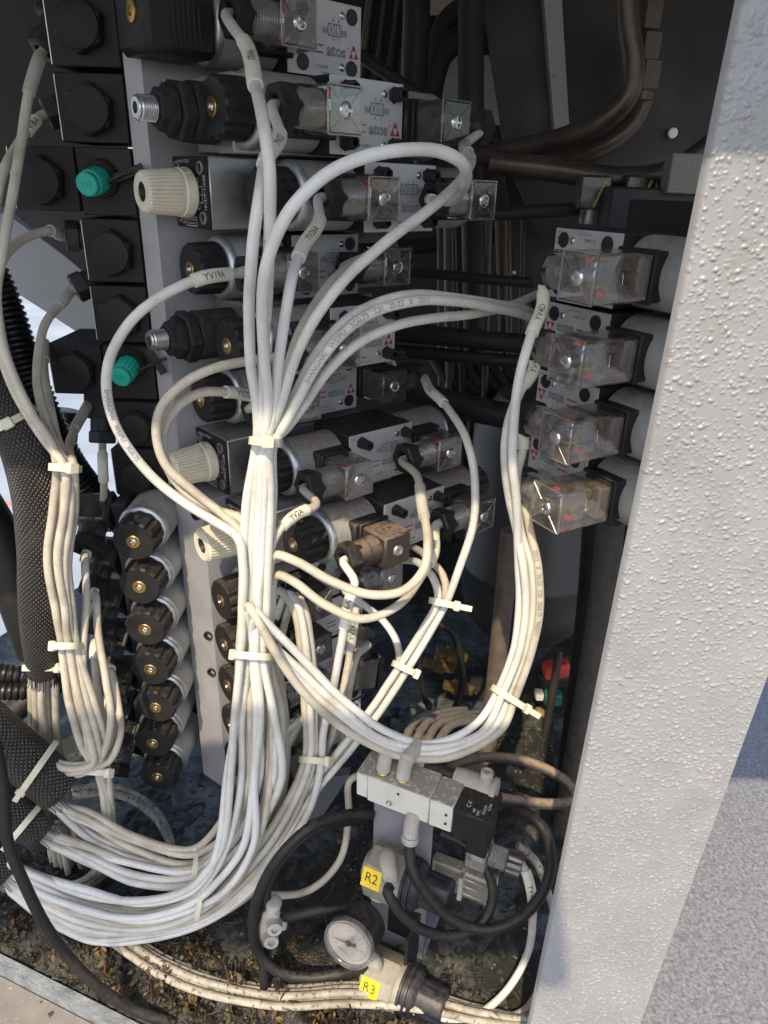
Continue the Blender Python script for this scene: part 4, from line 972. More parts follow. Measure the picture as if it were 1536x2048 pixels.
# cable ties
def tie(px, py, Y, ang, hw, label, dm=.011, head=0., tailL=.008, wd=.0050):
    c = Q(px, py, Y); D = depth(c); b = math.radians(ang)
    c2 = Q(px + math.cos(b) * 10, py + math.sin(b) * 10, Y); lat = (c2 - c).normalized()
    cd = (CAM - c).normalized(); cd = (cd - cd.dot(lat) * lat).normalized()
    ax = lat.cross(cd)
    a = hw * D / F; n = 40; t = empty('cable_tie', c)
    mb = MB(); vs = []
    for k in range(n):
        th = 2 * math.pi * k / n; q = 1.0
        e = lat * (math.copysign(abs(math.cos(th)) ** .8, math.cos(th)) * a) + cd * (math.copysign(abs(math.sin(th)) ** .8, math.sin(th)) * dm)
        nn = (lat * math.cos(th) * dm + cd * math.sin(th) * a).normalized()
        for s, h in ((-1, 0), (1, 0), (1, 1), (-1, 1)): vs.append(e + ax * (s * wd / 2) + nn * (h * .0013))
    fs = []
    for k in range(n):
        k2 = (k + 1) % n
        for j in range(4):
            j2 = (j + 1) % 4; fs.append((k * 4 + j, k2 * 4 + j, k2 * 4 + j2, k * 4 + j2))
    mb.add(vs, fs); mb.build('band', 'tie', t, 30)
    th = math.radians(head); p = lat * math.cos(th) * a + cd * math.sin(th) * dm; nn = (lat * math.cos(th) * dm + cd * math.sin(th) * a).normalized(); tg = ax.cross(nn)
    rot = Matrix((tg, nn, ax)).transposed()
    MB().box(p + nn * .0022, (.0075, .0052, wd * 1.55), .0008, rot).build('head', 'tie', t)
    if tailL: MB().box(p + nn * (.004 + tailL / 2) + tg * .001, (.0012, tailL, wd * .9), .0003, rot).build('tail', 'tie', t)
    tag(t, label, 'cable tie', 'cable ties')
tie(532, 884, .420, 6, 29, 'ivory cable tie round the trunk just below the printed cables', .0135, 75, 0)
tie(506, 1312, .422, 4, 38, 'ivory cable tie round the trunk at the crossing bundle', .017, 200, 0)
tie(1018, 1395, .448, 32, 38, 'ivory cable tie with a square head on the sunlit bundle below the short bank', .0105, 15, .010)
tie(885, 1206, .470, 12, 24, 'ivory cable tie with a stubby tail on the slanting cables', .010, 20, .010)
tie(808, 1336, .465, 25, 22, 'pale cable tie lower on the slanting cables beside the upright plug', .010, 20, 0)
tie(628, 1521, .446, 4, 27, 'pale cable tie on the cables beside the trunk', .013, 30, 0)
tie(400, 1800, .408, 100, 36, 'pale cable tie where the trunk turns toward the braided sleeves', .014, 200, 0, wd=.004)
tie(390, 1735, .428, 95, 34, 'thin pale cable tie on the upper cables of the turn', .015, 200, 0, wd=.004)
tie(131, 936, .445, 4, 24, 'pale cable tie gathering the left bundle beside the black blocks', .0115, 40, 0)
tie(137, 1292, .445, 0, 24, 'pale cable tie with a square head on the left bundle', .0125, 175, 0)
tie(196, 1545, .446, 4, 26, 'yellowed cable tie at the bottom of the left bundle', .0115, 30, 0)

# braided sleeves
def braid(label, pts, hws, wx=60, vy=1500, n=40):
    P = [Q(*p) for p in pts]; sp = spline(P, .006); o = sp[0]
    ks = np.interp(np.linspace(0, 1, len(sp)), np.linspace(0, 1, len(hws)), hws)
    rr = [k * depth(p) / F for k, p in zip(ks, sp)]
    t = empty('braided_sleeve', o)
    mb = MB().tube(sp, 1, n, rfun=lambda i: rr[i], caps=False)
    mb.xf(Matrix.Translation(-o))
    ob = mb.build('braid', 'weave', t, 60)
    uvl = ob.data.uv_layers.new(name='UVMap'); dist = [0.]
    for i in range(1, len(sp)): dist.append(dist[-1] + (sp[i] - sp[i - 1]).length)
    for poly in ob.data.polygons:
        ii = [v % n for v in poly.vertices]; mxi = max(ii)
        for li, v in zip(poly.loop_indices, poly.vertices):
            k = v % n
            if k == 0 and mxi == n - 1: k = n
            uvl.data[li].uv = (k / n * 2 * math.pi * wx / 2, dist[v // n] * vy)
    fz = MB(); rnd = random.Random(5); f2 = frames(sp)
    p, tt, x, y = f2[0]
    for k in range(70):
        a = rnd.uniform(0, 6.283); e = x * math.cos(a) + y * math.sin(a)
        q = p + e * rr[0]; fz.tube([q + tt * .004, q - tt * rnd.uniform(.002, .006), q - tt * rnd.uniform(.006, .011) + e * rnd.uniform(-.001, .003)], .00035, 4)
    fz.xf(Matrix.Translation(-o)).build('frayed_end', 'rubber', t)
    tag(t, label, 'sleeve', 'braided cable sleeves')
    return t
braid('black braided sleeve entering low on the left with a pale tie, upper of the pair', [(122, 1578, .440), (70, 1535, .440), (10, 1480, .442), (-60, 1410, .445)], [46, 48, 46, 42])
braid('black braided sleeve entering low on the left with a pale tie, lower of the pair', [(84, 1665, .430), (40, 1636, .430), (-20, 1590, .432), (-80, 1540, .435)], [36, 38, 38, 36])
braid('black braided sleeve end beside the lowest fan of cables', [(14, 1746, .412), (-20, 1720, .413), (-80, 1680, .415)], [34, 36, 36])
braid('thick black braided sleeve standing upright on the left', [(86, 1345, .470), (84, 1240, .470), (88, 1100, .470), (74, 980, .475), (40, 870, .480), (-10, 780, .490), (-60, 700, .50)], [30, 40, 48, 50, 48, 46, 44], wx=70)
tie(78, 1533, .440, -55, 50, 'pale cable tie on the upper braided sleeve', .020, 130, .006)
tie(52, 1645, .430, -50, 40, 'pale cable tie on the lower braided sleeve', .0165, 140, .006)
tie(86, 1336, .470, 0, 34, 'grey cable tie at the lower end of the upright braided sleeve', .0125, 20, .010)
tie(18, 845, .483, -28, 52, 'grey cable tie on the upper part of the upright braided sleeve', .019, 60, 0)

# hoses
def hose(label, pts, r, m='rubber', corr=False, name='hose', group='black hoses', cat='hose', n=16):
    P = [p if isinstance(p, V) else Q(*p) for p in pts]; sp = spline(P, .0016 if corr else .006); o = sp[0]
    mb = MB().tube(sp, r, n, rfun=(lambda i: r * (1 if i % 3 else .86)) if corr else None)
    ob = mb.build(name, m, None, 60 if not corr else 25, origin=o); tag(ob, label, cat, group); return ob
hose('black corrugated conduit sweeping down past the left bundle', [(-60, 470, .60), (0, 600, .60), (45, 730, .59), (85, 830, .58), (135, 930, .58), (190, 1000, .60)], .016, 'corr', True)
hose('black corrugated conduit close to the edge, running down behind the braided sleeve', [(-40, 600, .56), (10, 760, .55), (60, 880, .55), (110, 1000, .56)], .009, 'corr', True)
hose('black corrugated conduit running level toward the upright sleeve, upper', [(-60, 1335, .52), (20, 1348, .52), (80, 1352, .53), (140, 1345, .55)], .0085, 'corr', True)
hose('black corrugated conduit running level toward the upright sleeve, lower', [(-60, 1375, .51), (20, 1382, .51), (80, 1378, .52), (140, 1362, .55)], .0085, 'corr', True)
hose('thick dark hose slanting down from the left behind the upright sleeve', [(-70, 960, .66), (0, 1080, .66), (40, 1200, .65), (75, 1300, .65)], .022)
hose('dark hose slanting up from the lower left edge', [(-40, 1490, .60), (30, 1420, .62), (90, 1375, .64), (140, 1345, .68)], .014)
hose('thin black hose crossing the tray in front of the debris', [(-10, 1480, .395), (8, 1580, .385), (15, 1680, .375), (50, 1770, .366), (100, 1865, .358), (180, 1960, .352), (270, 2020, .350), (380, 2056, .350)], .0042, 'rubber')
for k in range(2):
    hose('black hose passing behind the upright braided sleeve', [(120 + k * 14, 820, .66), (110 + k * 12, 950, .65), (95 + k * 16, 1100, .65), (100 + k * 18, 1300, .66)], .012, 'corr' if k % 2 else 'rubber', group='hoses behind the upright sleeve')

# ================================================================ PNEUMATICS
pa = R(114); PX = V((math.sin(pa), math.cos(pa), 0)); PY = V((-PX.y, PX.x, 0))
ROTP = Matrix((PX, PY, V((0, 0, 1)))).transposed()
pv0 = Q(803, 1602, .405)
br = empty('mounting_bracket', pv0, ROTP)
hb = pv0.z - FZ
MB().box((-.004, .0165, -hb / 2 - .004), (.052, .003, hb - .012), .0006).build('upright', 'bracket', br)
MB().box((-.004, .045, -hb + .002), (.052, .060, .003), .0006).build('foot', 'bracket', br)
tag(br, 'upright grey bracket carrying the off-white valve and the R2 regulator', 'bracket')

t = empty('pneumatic_valve', pv0, ROTP)
MB().box((-.0345, .014, .0), (.010, .027, .024), .001).build('end_cap', 'smcwhite', t)
MB().box((-.0035, .014, 0), (.052, .028, .0265), .0008).build('body', 'smcwhite', t)
MB().box((.0320, .014, -.001), (.0185, .027, .0265), .0008).build('pilot_block', 'smcwhite', t)
for x, z in ((-.010, -.006), (.0085, -.0135)): MB().lathe((x, -.0003, z if z > -.013 else -.0105), (0, -1, 0), [(0, .0026), (.0008, .0026), (.0010, .0018), (.0004, .0014)], 14).build('screw', 'steel', t)
for x, z in ((-.003, .006), (.0365, .003), (.0365, -.006)): MB().lathe((x, -.0002, z), (0, -1, 0), [(0, .0011), (.0004, .0011), (.0004, .0005)], 10).build('pin_hole', 'ink', t)
co = MB().box((.0555, .014, -.003), (.028, .028, .028), .001); co.box((.0615, .014, -.022), (.016, .026, .014), .001)
co = co.build('coil', 'anod', t)
pr = MB()
for j, (s_, x, y_) in enumerate((('C E', .051, .010), ('UR', .056, .006), ('DC24V', .063, .010), ('0.5W', .066, .014), ('SMC', .0595, .005))): put_text(pr, s_, (x, y_, .0113), V((0, 1, 0)) if j else V((0, 1, 0)), V((-1, 0, 0)), .0042 if j == 0 else .0030)
pr.build('printing', 'ink_white', co)
for x in (-.0205, -.0035):
    MB().lathe((x, .010, .0125), (0, 0, 1), [(0, .0064), (.0015, .0064), (.002, .0060)], 18).build('port_ring', 'brass', t)
    e = MB().tube(spline([V((x, .010, .0135)), V((x, .011, .019)), V((x + .000, .014, .0245)), V((x + .001, .022, .029)), V((x + .002, .032, .031))], .002), .0058, 16)
    e.lathe((x + .0003, .0165, .0262), (.1, .75, .65), [(0, .0066), (.003, .0066)], 16)
    e.build('elbow_fitting', 'fitting', t)
MB().tube(spline([V((.010, .003, -.012)), V((.010, -.002, -.018)), V((.011, -.005, -.027))], .002), .0062, 16).lathe((.011, -.005, -.026), (.05, -.2, -1), [(0, .0070), (.004, .0070), (.006, .0064), (.007, .0046)], 18).build('elbow_fitting', 'fitting', t)
tag(t, 'off-white pneumatic valve with a black coil on the grey bracket', 'valve')
bpy.context.view_layer.update(); PVM = t.matrix_world.copy()

t = empty('air_filter', PVM @ V((.046, .034, .010)), ROTP)
MB().lathe((-.055, 0, -.002), (1, 0, 0), [(0, .0075), (.010, .0080), (.015, .0080)], 20).build('push_fitting', 'fitting', t)
MB().lathe((-.040, 0, -.002), (1, 0, 0), [(0, .0056), (.026, .0056)], 18).build('tube_piece', 'rubber', t)
MB().lathe((-.015, 0, -.002), (1, 0, 0), [(0, .0080), (.003, .0080), (.0035, .0088), (.030, .0092), (.0305, .0104), (.034, .0104), (.035, .007)], 26).build('body', 'fitting', t)
MB().lathe((.010, 0, .004), (0, .1, 1), [(0, .0052), (.010, .0050), (.0105, .0034), (.009, .0030)], 16).build('lug', 'fitting', t)
tag(t, 'dusty grey in-line fitting behind the black coil', 'fitting')

# plug under the coil
t = empty('pneumatic_plug', PVM @ V((.0615, .014, -.038)), ROTP)
MB().box((0, 0, 0), (.017, .020, .019), .001).build('housing', 'clear_edge', t)
MB().box((0, .001, 0), (.011, .012, .012), .001).build('terminal_block', 'smcwhite', t)
pf = [(0, .0085)]
for k in range(6): pf += [(.001 + k * .0022, .0088), (.0021 + k * .0022, .0080)]
MB().lathe((.0085, 0, .002), (1, .1, -.1), pf, 22).build('gland_collar', 'clear_edge', t, 25)
MB().lathe((.0215, .0012, .0008), (1, .1, -.1), [(0, .0092), (.001, .0100), (.011, .0096), (.012, .0085)], 40, rib=lambda i, d: 1 if (i % 5) < 3 else .9).build('gland_nut', 'clear_grey', t, 25)
tag(t, 'clear plug hanging under the black coil with a ribbed grey gland', 'connector')

def regulator(px, py, Y, txt, label):
    p = Q(px, py, Y); t = empty('air_regulator', p, ROTP)
    b = MB().lathe((-.014, .016, 0), (1, 0, 0), [(0, .0205), (.0015, .0222), (.026, .0222), (.028, .0205)], 8, ref=(0, -.990, .143)).build('body', 'regbody', t, 20)
    MB().lathe((-.0185, .016, 0), (1, 0, 0), [(0, .0115), (.001, .0130), (.006, .0130)], 24).build('port_collar', 'regbody', b)
    MB().lathe((.014, .016, 0), (1, 0, 0), [(0, .0195), (.004, .0200), (.005, .0195)], 30).build('neck', 'regbody', t)
    MB().lathe((.0175, .016, 0), (1, 0, 0), [(0, .0195), (.001, .0208), (.003, .0208), (.0035, .0192), (.0055, .0192), (.006, .0206), (.008, .0206), (.0085, .0188), (.010, .0188), (.0105, .0196), (.0125, .0190), (.016, .0160)], 36).build('bonnet', 'navy', t, 25)
    MB().lathe((.0325, .016, 0), (1, 0, 0), [(0, .0138), (.001, .0150), (.022, .0147), (.0235, .0136), (.0237, .008)], 64, rib=lambda i, d: 1 if (i % 8) < 5 else .965).build('knob', 'navy', t, 22)
    # yellow sticker on the facet toward the front
    nz = V((0, -.86, .51)).normalized(); up = V((0, .51, .86)); o = V((-.0055, .016, -.001)) + nz * .0212
    st = MB().box(o, (.0165, .0150, .0008), 0, Matrix((V((1, 0, 0)), up, V((1, 0, 0)).cross(up))).transposed()).build('sticker', 'yellow', t)
    pm = MB(); put_text(pm, txt, o + nz * .0006, V((1, 0, 0)), up, .0105); pm.build('printing', 'ink', st)
    # spec sticker
    o2 = V((.0115, .016, -.004)) + V((0, -.97, -.1)) * .0222
    ps = MB(); 
    MB().lathe((-.002, .016, 0), V((0, -.55, -.83)), [(.019, .0075), (.0225, .0075), (.0232, .006), (.0232, .004)], 20).build('port_plug', 'regbody', t)
    tag(t, label, 'regulator', 'air regulators'); bpy.context.view_layer.update(); return t
r2 = regulator(757, 1775, .395, 'R2', 'air regulator with the yellow sticker R2 and a navy knob')
r3 = regulator(752, 1992, .372, 'R3', 'air regulator with the yellow sticker R3 below the gauge')
for k, (rg, nm) in enumerate(((r2, 'R2'), (r3, 'R3'))):
    o = rg.matrix_world @ V((.012, .030, .012)); t = empty('angle_bracket', o, ROTP)
    MB().box((.004, .008, .012), (.003, .030, .052), .0004).build('plate', 'black', t); MB().box((-.010, .022, .018), (.030, .003, .040), .0004).build('flange', 'black', t)
    MB().lathe((-.014, .0205, .026), (0, -1, 0), [(0, .0042), (.003, .0042), (.0032, .0026), (.001, .0024)], 16).build('bolt', 'castblack', t)
    tag(t, 'black angle bracket behind the %s regulator' % nm, 'bracket')
# elbow on R2
p = r2.matrix_world @ V((.003, .006, .020)); t = empty('elbow_fitting', p)
MB().tube(spline([V((0, .006, -.008)), V((0, .002, .006)), V((.001, -.004, .016)), V((.002, -.012, .014)), V((.004, -.016, .004))], .002), .0062, 16).build('barrel', 'fitting', t)
MB().lathe((.0035, -.0155, .006), (.1, -.25, -1), [(0, .0070), (.004, .0072), (.006, .0066), (.007, .0046)], 18).build('collar', 'fitting', t)
tag(t, 'dusty grey elbow fitting on top of the R2 regulator', 'fitting')
bpy.context.view_layer.update(); E2 = p + V((.0045, -.017, .000))

# gauge
gn = V((-.40, -.88, .22)).normalized(); gp = Q(698, 1886, .372)
gx = V((0, 0, 1)).cross(gn).normalized(); gy = gn.cross(gx)
rg = Matrix.Rotation(R(-22), 3, gn); gx = rg @ gx; gy = rg @ gy
t = empty('pressure_gauge', gp, Matrix((gx, gy, gn)).transposed())
MB().lathe((0, 0, 0), (0, 0, -1), [(.001, .0200), (.004, .0205), (.026, .0200), (.0275, .0185)], 44).build('case', 'rubber', t)
MB().lathe((0, 0, -.003), (0, 0, 1), [(0, .0214), (.004, .0218), (.0060, .0212), (.0062, .0192), (.0035, .0188)], 44, cap0=False, cap1=False).build('bezel', 'clear_edge', t)
fc = MB().lathe((0, 0, -.001), (0, 0, 1), [(0, .0190), (.0008, .0188)], 40).build('face', 'dial', t)
pr = MB(); f = .0002
for k in range(41):
    a = R(225 - k * 270 / 40); r0 = .0150 if k % 4 else .0138
    seg(pr, (math.cos(a) * r0, math.sin(a) * r0, f), (math.cos(a) * .0165, math.sin(a) * .0165, f), .00035, (0, 0, 1), 1 if k % 4 else 0)
for k, s_ in enumerate(('0', '2', '4', '6', '8', '1')):
    a = R(225 - k * 54); put_text(pr, s_, (math.cos(a) * .0118, math.sin(a) * .0118, f), (1, 0, 0), (0, 1, 0), .0030, 1)
put_text(pr, 'MPa', (0, .0060, f), (1, 0, 0), (0, 1, 0), .0026, 0); put_text(pr, 'G.10', (.0085, -.0120, f), (1, 0, 0), (0, 1, 0), .0024, 0); put_text(pr, 'JAPAN', (-.001, -.0105, f), (1, 0, 0), (0, 1, 0), .0028, 0)
pr.build('printing', ['ink', 'ink_red'], fc)
na = R(205); nd = V((math.cos(na), math.sin(na), 0)); ns = V((-nd.y, nd.x, 0))
MB().slab([nd * .0140 + V((0, 0, .0012)), ns * .0011 + V((0, 0, .0012)), -nd * .0062 + ns * .0018 + V((0, 0, .0012)), -nd * .0062 - ns * .0018 + V((0, 0, .0012)), -ns * .0011 + V((0, 0, .0012))], (0, 0, 1), .0005).lathe((0, 0, .0005), (0, 0, 1), [(0, .0026), (.0010, .0026)], 16).build('needle', 'ink', t)
MB().lathe((0, 0, .0022), (0, 0, 1), [(0, .0189), (.0004, .0186), (.0005, .006)], 40).build('lens', clear_mat('gauge_lens', (.97, .97, .96), -.02, .03, .0), t)
tag(t, 'round pressure gauge with white face and black rubber case', 'gauge')
t = empty('gauge_elbow', Q(742, 1925, .38))
MB().tube(spline([V((-.012, .004, .008)), V((-.004, .002, .006)), V((.003, .002, -.002)), V((.004, .004, -.016))], .002), .0062, 14).build('barrel', 'fitting', t); MB().lathe((.004, .004, -.016), (0, 0, -1), [(-.004, .0068), (0, .0068), (.004, .0060)], 6).build('hex', 'brass', t)
tag(t, 'grey elbow joining the gauge to the R3 regulator', 'fitting')
t = empty('gauge_case', Q(672, 2050, .372)); MB().lathe((0, 0, 0), (-.3, -.3, .9), [(-.03, .019), (-.002, .0215), (0, .020)], 40).build('case', 'rubber', t); tag(t, 'black round case of a second gauge at the foot of the bracket', 'gauge')

# tube manifold piece on the left loop
t = empty('branch_fitting', Q(538, 1842, .385), Matrix.Rotation(R(12), 3, 'Y'))
MB().box((0, 0, 0), (.013, .014, .034), .0015).build('body', 'fitting', t)
for z in (.008, -.008): MB().lathe((.004, -.006, z), (.15, -1, .25), [(0, .0062), (.008, .0058), (.0085, .0030), (.006, .0026)], 18).build('eye', 'fitting', t)
for a, d in (((0, 0, .017), (0, 0, 1)), ((0, 0, -.017), (0, 0, -1)), ((.006, 0, .002), (1, 0, .1))): MB().lathe(a, d, [(-.004, .0062), (.006, .0066), (.008, .0062), (.009, .0046)], 18).build('port', 'fitting', t)
tag(t, 'speckled grey branch fitting between black air hoses', 'fitting')

e1 = PVM @ V((.0113, -.0062, -.033))
AH = 'black air hoses'
hose('black air hose dropping from the off-white valve into the big outer loop', [e1 + V((0, 0, .006)), e1, (822, 1730, .383), (858, 1795, .374), (915, 1845, .368), (985, 1858, .366), (1050, 1828, .370), (1092, 1770, .378), (1102, 1705, .388), (1082, 1650, .398), (1045, 1622, .41), (1000, 1632, .42)], .0042, group=AH)
hose('dust flecked air hose from the R2 regulator into the inner loop', [E2 + V((0, 0, .006)), E2, (775, 1785, .368), (810, 1835, .362), (868, 1868, .362), (930, 1866, .366), (974, 1832, .374), (986, 1782, .386), (966, 1725, .402), (925, 1685, .415), (880, 1665, .42)], .0041, group=AH)
hose('black air hose sweeping left in a wide loop and back under the gauge', [(745, 1628, .43), (690, 1630, .42), (630, 1648, .405), (570, 1700, .392), (525, 1770, .384), (506, 1840, .378), (518, 1905, .374), (560, 1945, .372), (620, 1955, .372), (690, 1945, .376), (730, 1935, .385)], .0042, group=AH)
hose('black air hose in the left loop ending in the branch fitting', [(745, 1640, .45), (680, 1645, .43), (610, 1672, .408), (560, 1725, .395), (533, 1780, .388), (534, 1812, .385), (536, 1824, .385)], .0041, group=AH)
hose('short black air hose from the branch fitting toward the gauge', [(556, 1840, .385), (600, 1828, .385), (650, 1818, .388), (720, 1812, .40)], .0040, group=AH)
hose('black air hose leaving the branch fitting downward', [(536, 1866, .385), (530, 1900, .382), (528, 1960, .376), (540, 2030, .372), (560, 2070, .37)], .0042, group=AH)
hose('black air hose low beside the second gauge', [(555, 2028, .375), (600, 2020, .375), (660, 2005, .38), (700, 1995, .39)], .0042, group=AH)
hose('brown fuzzed hose looping out behind the in-line fitting', [(880, 1560, .47), (905, 1535, .475), (960, 1516, .48), (1030, 1518, .475), (1100, 1542, .465), (1143, 1575, .452), (1148, 1600, .44), (1110, 1608, .432), (1050, 1604, .428), (1000, 1596, .425)], .0044, mat('fuzzed_hose', (.05, .045, .042), .9, 0, .3, 150, .5, 900, dust=.9, dcol=(.30, .22, .16)), group=AH)

# terminal comb behind the bracket
t = empty('terminal_strip', Q(925, 1765, .43), ROTP)
MB().box((0, .004, 0), (.058, .010, .030), .001).build('base', 'smcwhite', t)
for k in range(3): MB().box((.0, -.002, -.009 + k * .009), (.050, .006, .005), .0006).build('rail', 'clear_edge', t)
MB().box((0, -.003, 0), (.004, .010, .028), .0005).build('divider', 'smcwhite', t)
tag(t, 'pale terminal strip half hidden behind the R2 regulator', 'terminal strip')

# ================================================================ FRONT POST (textured grey panel)
def post():
    Y0 = .300
    zt, zb = .13, -.60
    xl = lambda z: .1182 + .0100 * z
    a = Q(1536, 1350, Y0); b = Q(1280, 2048, Y0)
    k = (a.x - b.x) / (a.z - b.z)
    xr = lambda z: b.x + (z + SZ - b.z) * k
    st = .0004; W_ = .108
    xs = np.arange(-.0012, W_, st); zs = np.arange(zb, zt, st)
    # visible part only needs the fine grid; the height field is a sum of paint beads
    hf = np.zeros((len(zs), len(xs)), np.float32)
    rng = np.random.default_rng(4)
    def beads(n, r0, r1, h0):
        for _ in range(n):
            cx = rng.uniform(0, W_); cz = rng.uniform(zb, zt); r = rng.uniform(r0, r1) ; asp = rng.uniform(.8, 1.7); th = rng.uniform(-.5, .9)
            R2 = r * 1.8
            i0 = max(0, int((cz - R2 - zb) / st)); i1 = min(len(zs), int((cz + R2 - zb) / st) + 2); j0 = max(0, int((cx - R2 + .0012) / st)); j1 = min(len(xs), int((cx + R2 + .0012) / st) + 2)
            if i1 <= i0 or j1 <= j0: continue
            X, Z = np.meshgrid(xs[j0:j1] - cx, zs[i0:i1] - cz)
            U = X * math.cos(th) + Z * math.sin(th); Vv = -X * math.sin(th) + Z * math.cos(th)
            d = np.sqrt((U / asp) ** 2 + (Vv * asp ** .3) ** 2) / r
            hh = h0 * r * np.clip(1 - d ** 2, 0, 1) ** .75
            hf[i0:i1, j0:j1] = np.maximum(hf[i0:i1, j0:j1], hh)
    beads(10000, .00035, .0006, .62); beads(7500, .0006, .0009, .66); beads(1300, .0009, .00125, .70)
    nz, nx = hf.shape
    ZZ = zs[:, None] + SZ + 0 * xs[None, :]
    XL = np.array([xl(z) for z in zs])[:, None]; XR = np.array([xr(z) for z in zs])[:, None]
    XX = np.minimum(XL + xs[None, :], XR)
    # round the left edge back
    ed = np.clip((.0014 - (XX - XL)) / .0014, 0, 2.2)
    YY = Y0 - hf * (XX < XR - .0004) + .0010 * ed ** 2
    co = np.stack([XX, YY, ZZ], -1).reshape(-1, 3)
    idx = np.arange(nz * nx).reshape(nz, nx)
    fa = np.stack([idx[:-1, :-1], idx[:-1, 1:], idx[1:, 1:], idx[1:, :-1]], -1).reshape(-1, 4)
    keep = (XL + xs[None, :] < XR + st)[:-1, :-1].reshape(-1); fa = fa[keep]
    used = np.unique(fa); rm = np.full(nz * nx, -1); rm[used] = np.arange(len(used)); fa = rm[fa]; co = co[used]
    me = bpy.data.meshes.new('face_panel'); me.vertices.add(len(co)); me.vertices.foreach_set('co', co.astype(np.float32).ravel())
    me.loops.add(fa.size); me.loops.foreach_set('vertex_index', fa.astype(np.int32).ravel()); me.polygons.add(len(fa)); me.polygons.foreach_set('loop_start', np.arange(0, fa.size, 4, dtype=np.int32)); me.polygons.foreach_set('loop_total', np.full(len(fa), 4, np.int32))
    me.update(calc_edges=True); me.polygons.foreach_set('use_smooth', [True] * len(me.polygons)); me.materials.append(mat('textured_grey_paint', (.25, .258, .275), .34, .0, .06, 25, .05, 1200, stain=.30, stcol=(.17, .165, .16), speck=.06, scol=(.15, .14, .13)))
    t = empty('door_post', V((0, 0, 0)))
    o = bpy.data.objects.new('face_panel', me); col.objects.link(o); o.parent = t
    z0, z1 = zb, zt
    bx = MB().slab([V((xl(z0) + .006, Y0 + .0045, SZ + z0)), V((xr(z0), Y0 + .0045, SZ + z0)), V((xr(z1), Y0 + .0045, SZ + z1)), V((xl(z1) + .006, Y0 + .0045, SZ + z1))], (0, -1, 0), .003)
    bx.build('post_core', 'darkpanel', t)
    tag(t, 'broad grey door post with coarse beaded paint', 'door post')
post()

# ================================================================ BACKGROUND OF THE COMPARTMENT
def pipe(label, pts, r, m='pipe', group='steel pipes', name='pipe', cat='pipe'):
    return hose(label, pts, r, m, False, name, group, cat, 18)
pipe('bronze steel pipe bending from vertical toward the middle', [(1252, -40, .72), (1258, 60, .72), (1268, 130, .72), (1255, 195, .72), (1200, 245, .73), (1120, 278, .75), (1000, 305, .78), (900, 320, .80)], .0095)
pipe('second steel pipe bending close behind the bronze one', [(1300, 60, .80), (1296, 160, .80), (1270, 240, .80), (1210, 290, .80), (1100, 322, .82), (960, 340, .84)], .0095)
pipe('steel pipe sweeping up to the right behind the door post', [(980, 325, .74), (1100, 338, .73), (1240, 358, .72), (1330, 348, .71), (1400, 310, .70), (1460, 260, .69)], .0105)
pipe('black level rod below the steel pipes', [(960, 430, .72), (1120, 420, .72), (1260, 410, .72), (1360, 402, .72)], .0058, 'rubber')
for k, (px, py) in enumerate(((1293, 30), (1290, 95), (1290, 150))):
    t = empty('pipe_nut', Q(px, py, .76)); MB().lathe((0, 0, -.013), (0, 0, 1), [(0, .013), (.0015, .015), (.023, .015), (.025, .013)], 6, ref=(.3, 1, 0)).build('nut', 'pipe', t); MB().cyl((0, 0, -.02), (0, 0, .02), .010).build('stem', 'pipe', t)
    tag(t, ['hexagon pipe nut at the top behind the bronze pipe', 'hexagon pipe nut in the middle of the three beside the bronze pipe', 'lowest hexagon pipe nut beside the bronze pipe'][k], 'nut', 'pipe nuts')
def plate(label, pts, Y, m='darkpanel', th=.006, name='panel', cat='panel', nrm=(0, -1, 0)):
    P = [Q(x, y, Y) for x, y in pts]; o = P[0]
    mb = MB().slab([p - o for p in P], nrm, th); ob = mb.build(name, m, None); ob.location = o; tag(ob, label, cat); return ob
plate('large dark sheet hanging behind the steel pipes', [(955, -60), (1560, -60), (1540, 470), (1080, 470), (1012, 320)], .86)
t = empty('bolt_head', Q(1345, 266, .852)); MB().lathe((0, 0, 0), (0, -1, 0), [(0, .0052), (.002, .0050), (.003, .003)], 16).build('head', mat('bright_bolt', (.8, .8, .8), .3), t); tag(t, 'bright round bolt head on the dark sheet near the post', 'bolt')  # solid pale disc, its colour stands for light through a hole
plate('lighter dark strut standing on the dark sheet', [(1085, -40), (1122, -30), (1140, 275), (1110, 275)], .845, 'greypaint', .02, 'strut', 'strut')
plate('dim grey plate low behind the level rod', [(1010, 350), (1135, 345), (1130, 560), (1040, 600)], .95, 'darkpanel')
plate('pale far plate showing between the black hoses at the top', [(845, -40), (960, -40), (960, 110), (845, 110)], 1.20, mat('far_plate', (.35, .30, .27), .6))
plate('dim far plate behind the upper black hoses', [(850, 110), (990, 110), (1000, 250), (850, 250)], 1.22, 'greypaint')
t = empty('junction_box', Q(1320, 440, .66)); MB().box((0, .03, 0), (.09, .06, .05), .002).build('case', 'darkpanel', t); MB().box((.015, .0, .036), (.034, .02, .030), .001).build('label_block', mat('label_block', (.20, .19, .175), .6, 0, .3, 500), t); tag(t, 'grey box with a pale printed block behind the short bank', 'box')
for k in range(2):
    t = empty('far_connector', Q(1185 + k * 90, 385, .70)); MB().box((0, 0, 0), (.028, .02, .028), .002).build('housing', 'clear_grey', t); MB().lathe((0, 0, -.014), (0, 0, -1), [(0, .009), (.012, .009)], 20).build('collar', 'clear_edge', t); MB().tube([V((.008, -.01, .01)), V((.004, -.011, 0)), V((0, -.01, -.012))], .001, 6).build('wire', 'yellowgreen', t)
    tag(t, 'dim clear plug hanging under the steel pipe, %s the far box' % ('away from' if k == 0 else 'next to'), 'connector')
HB = 'black hoses behind the valve bank'
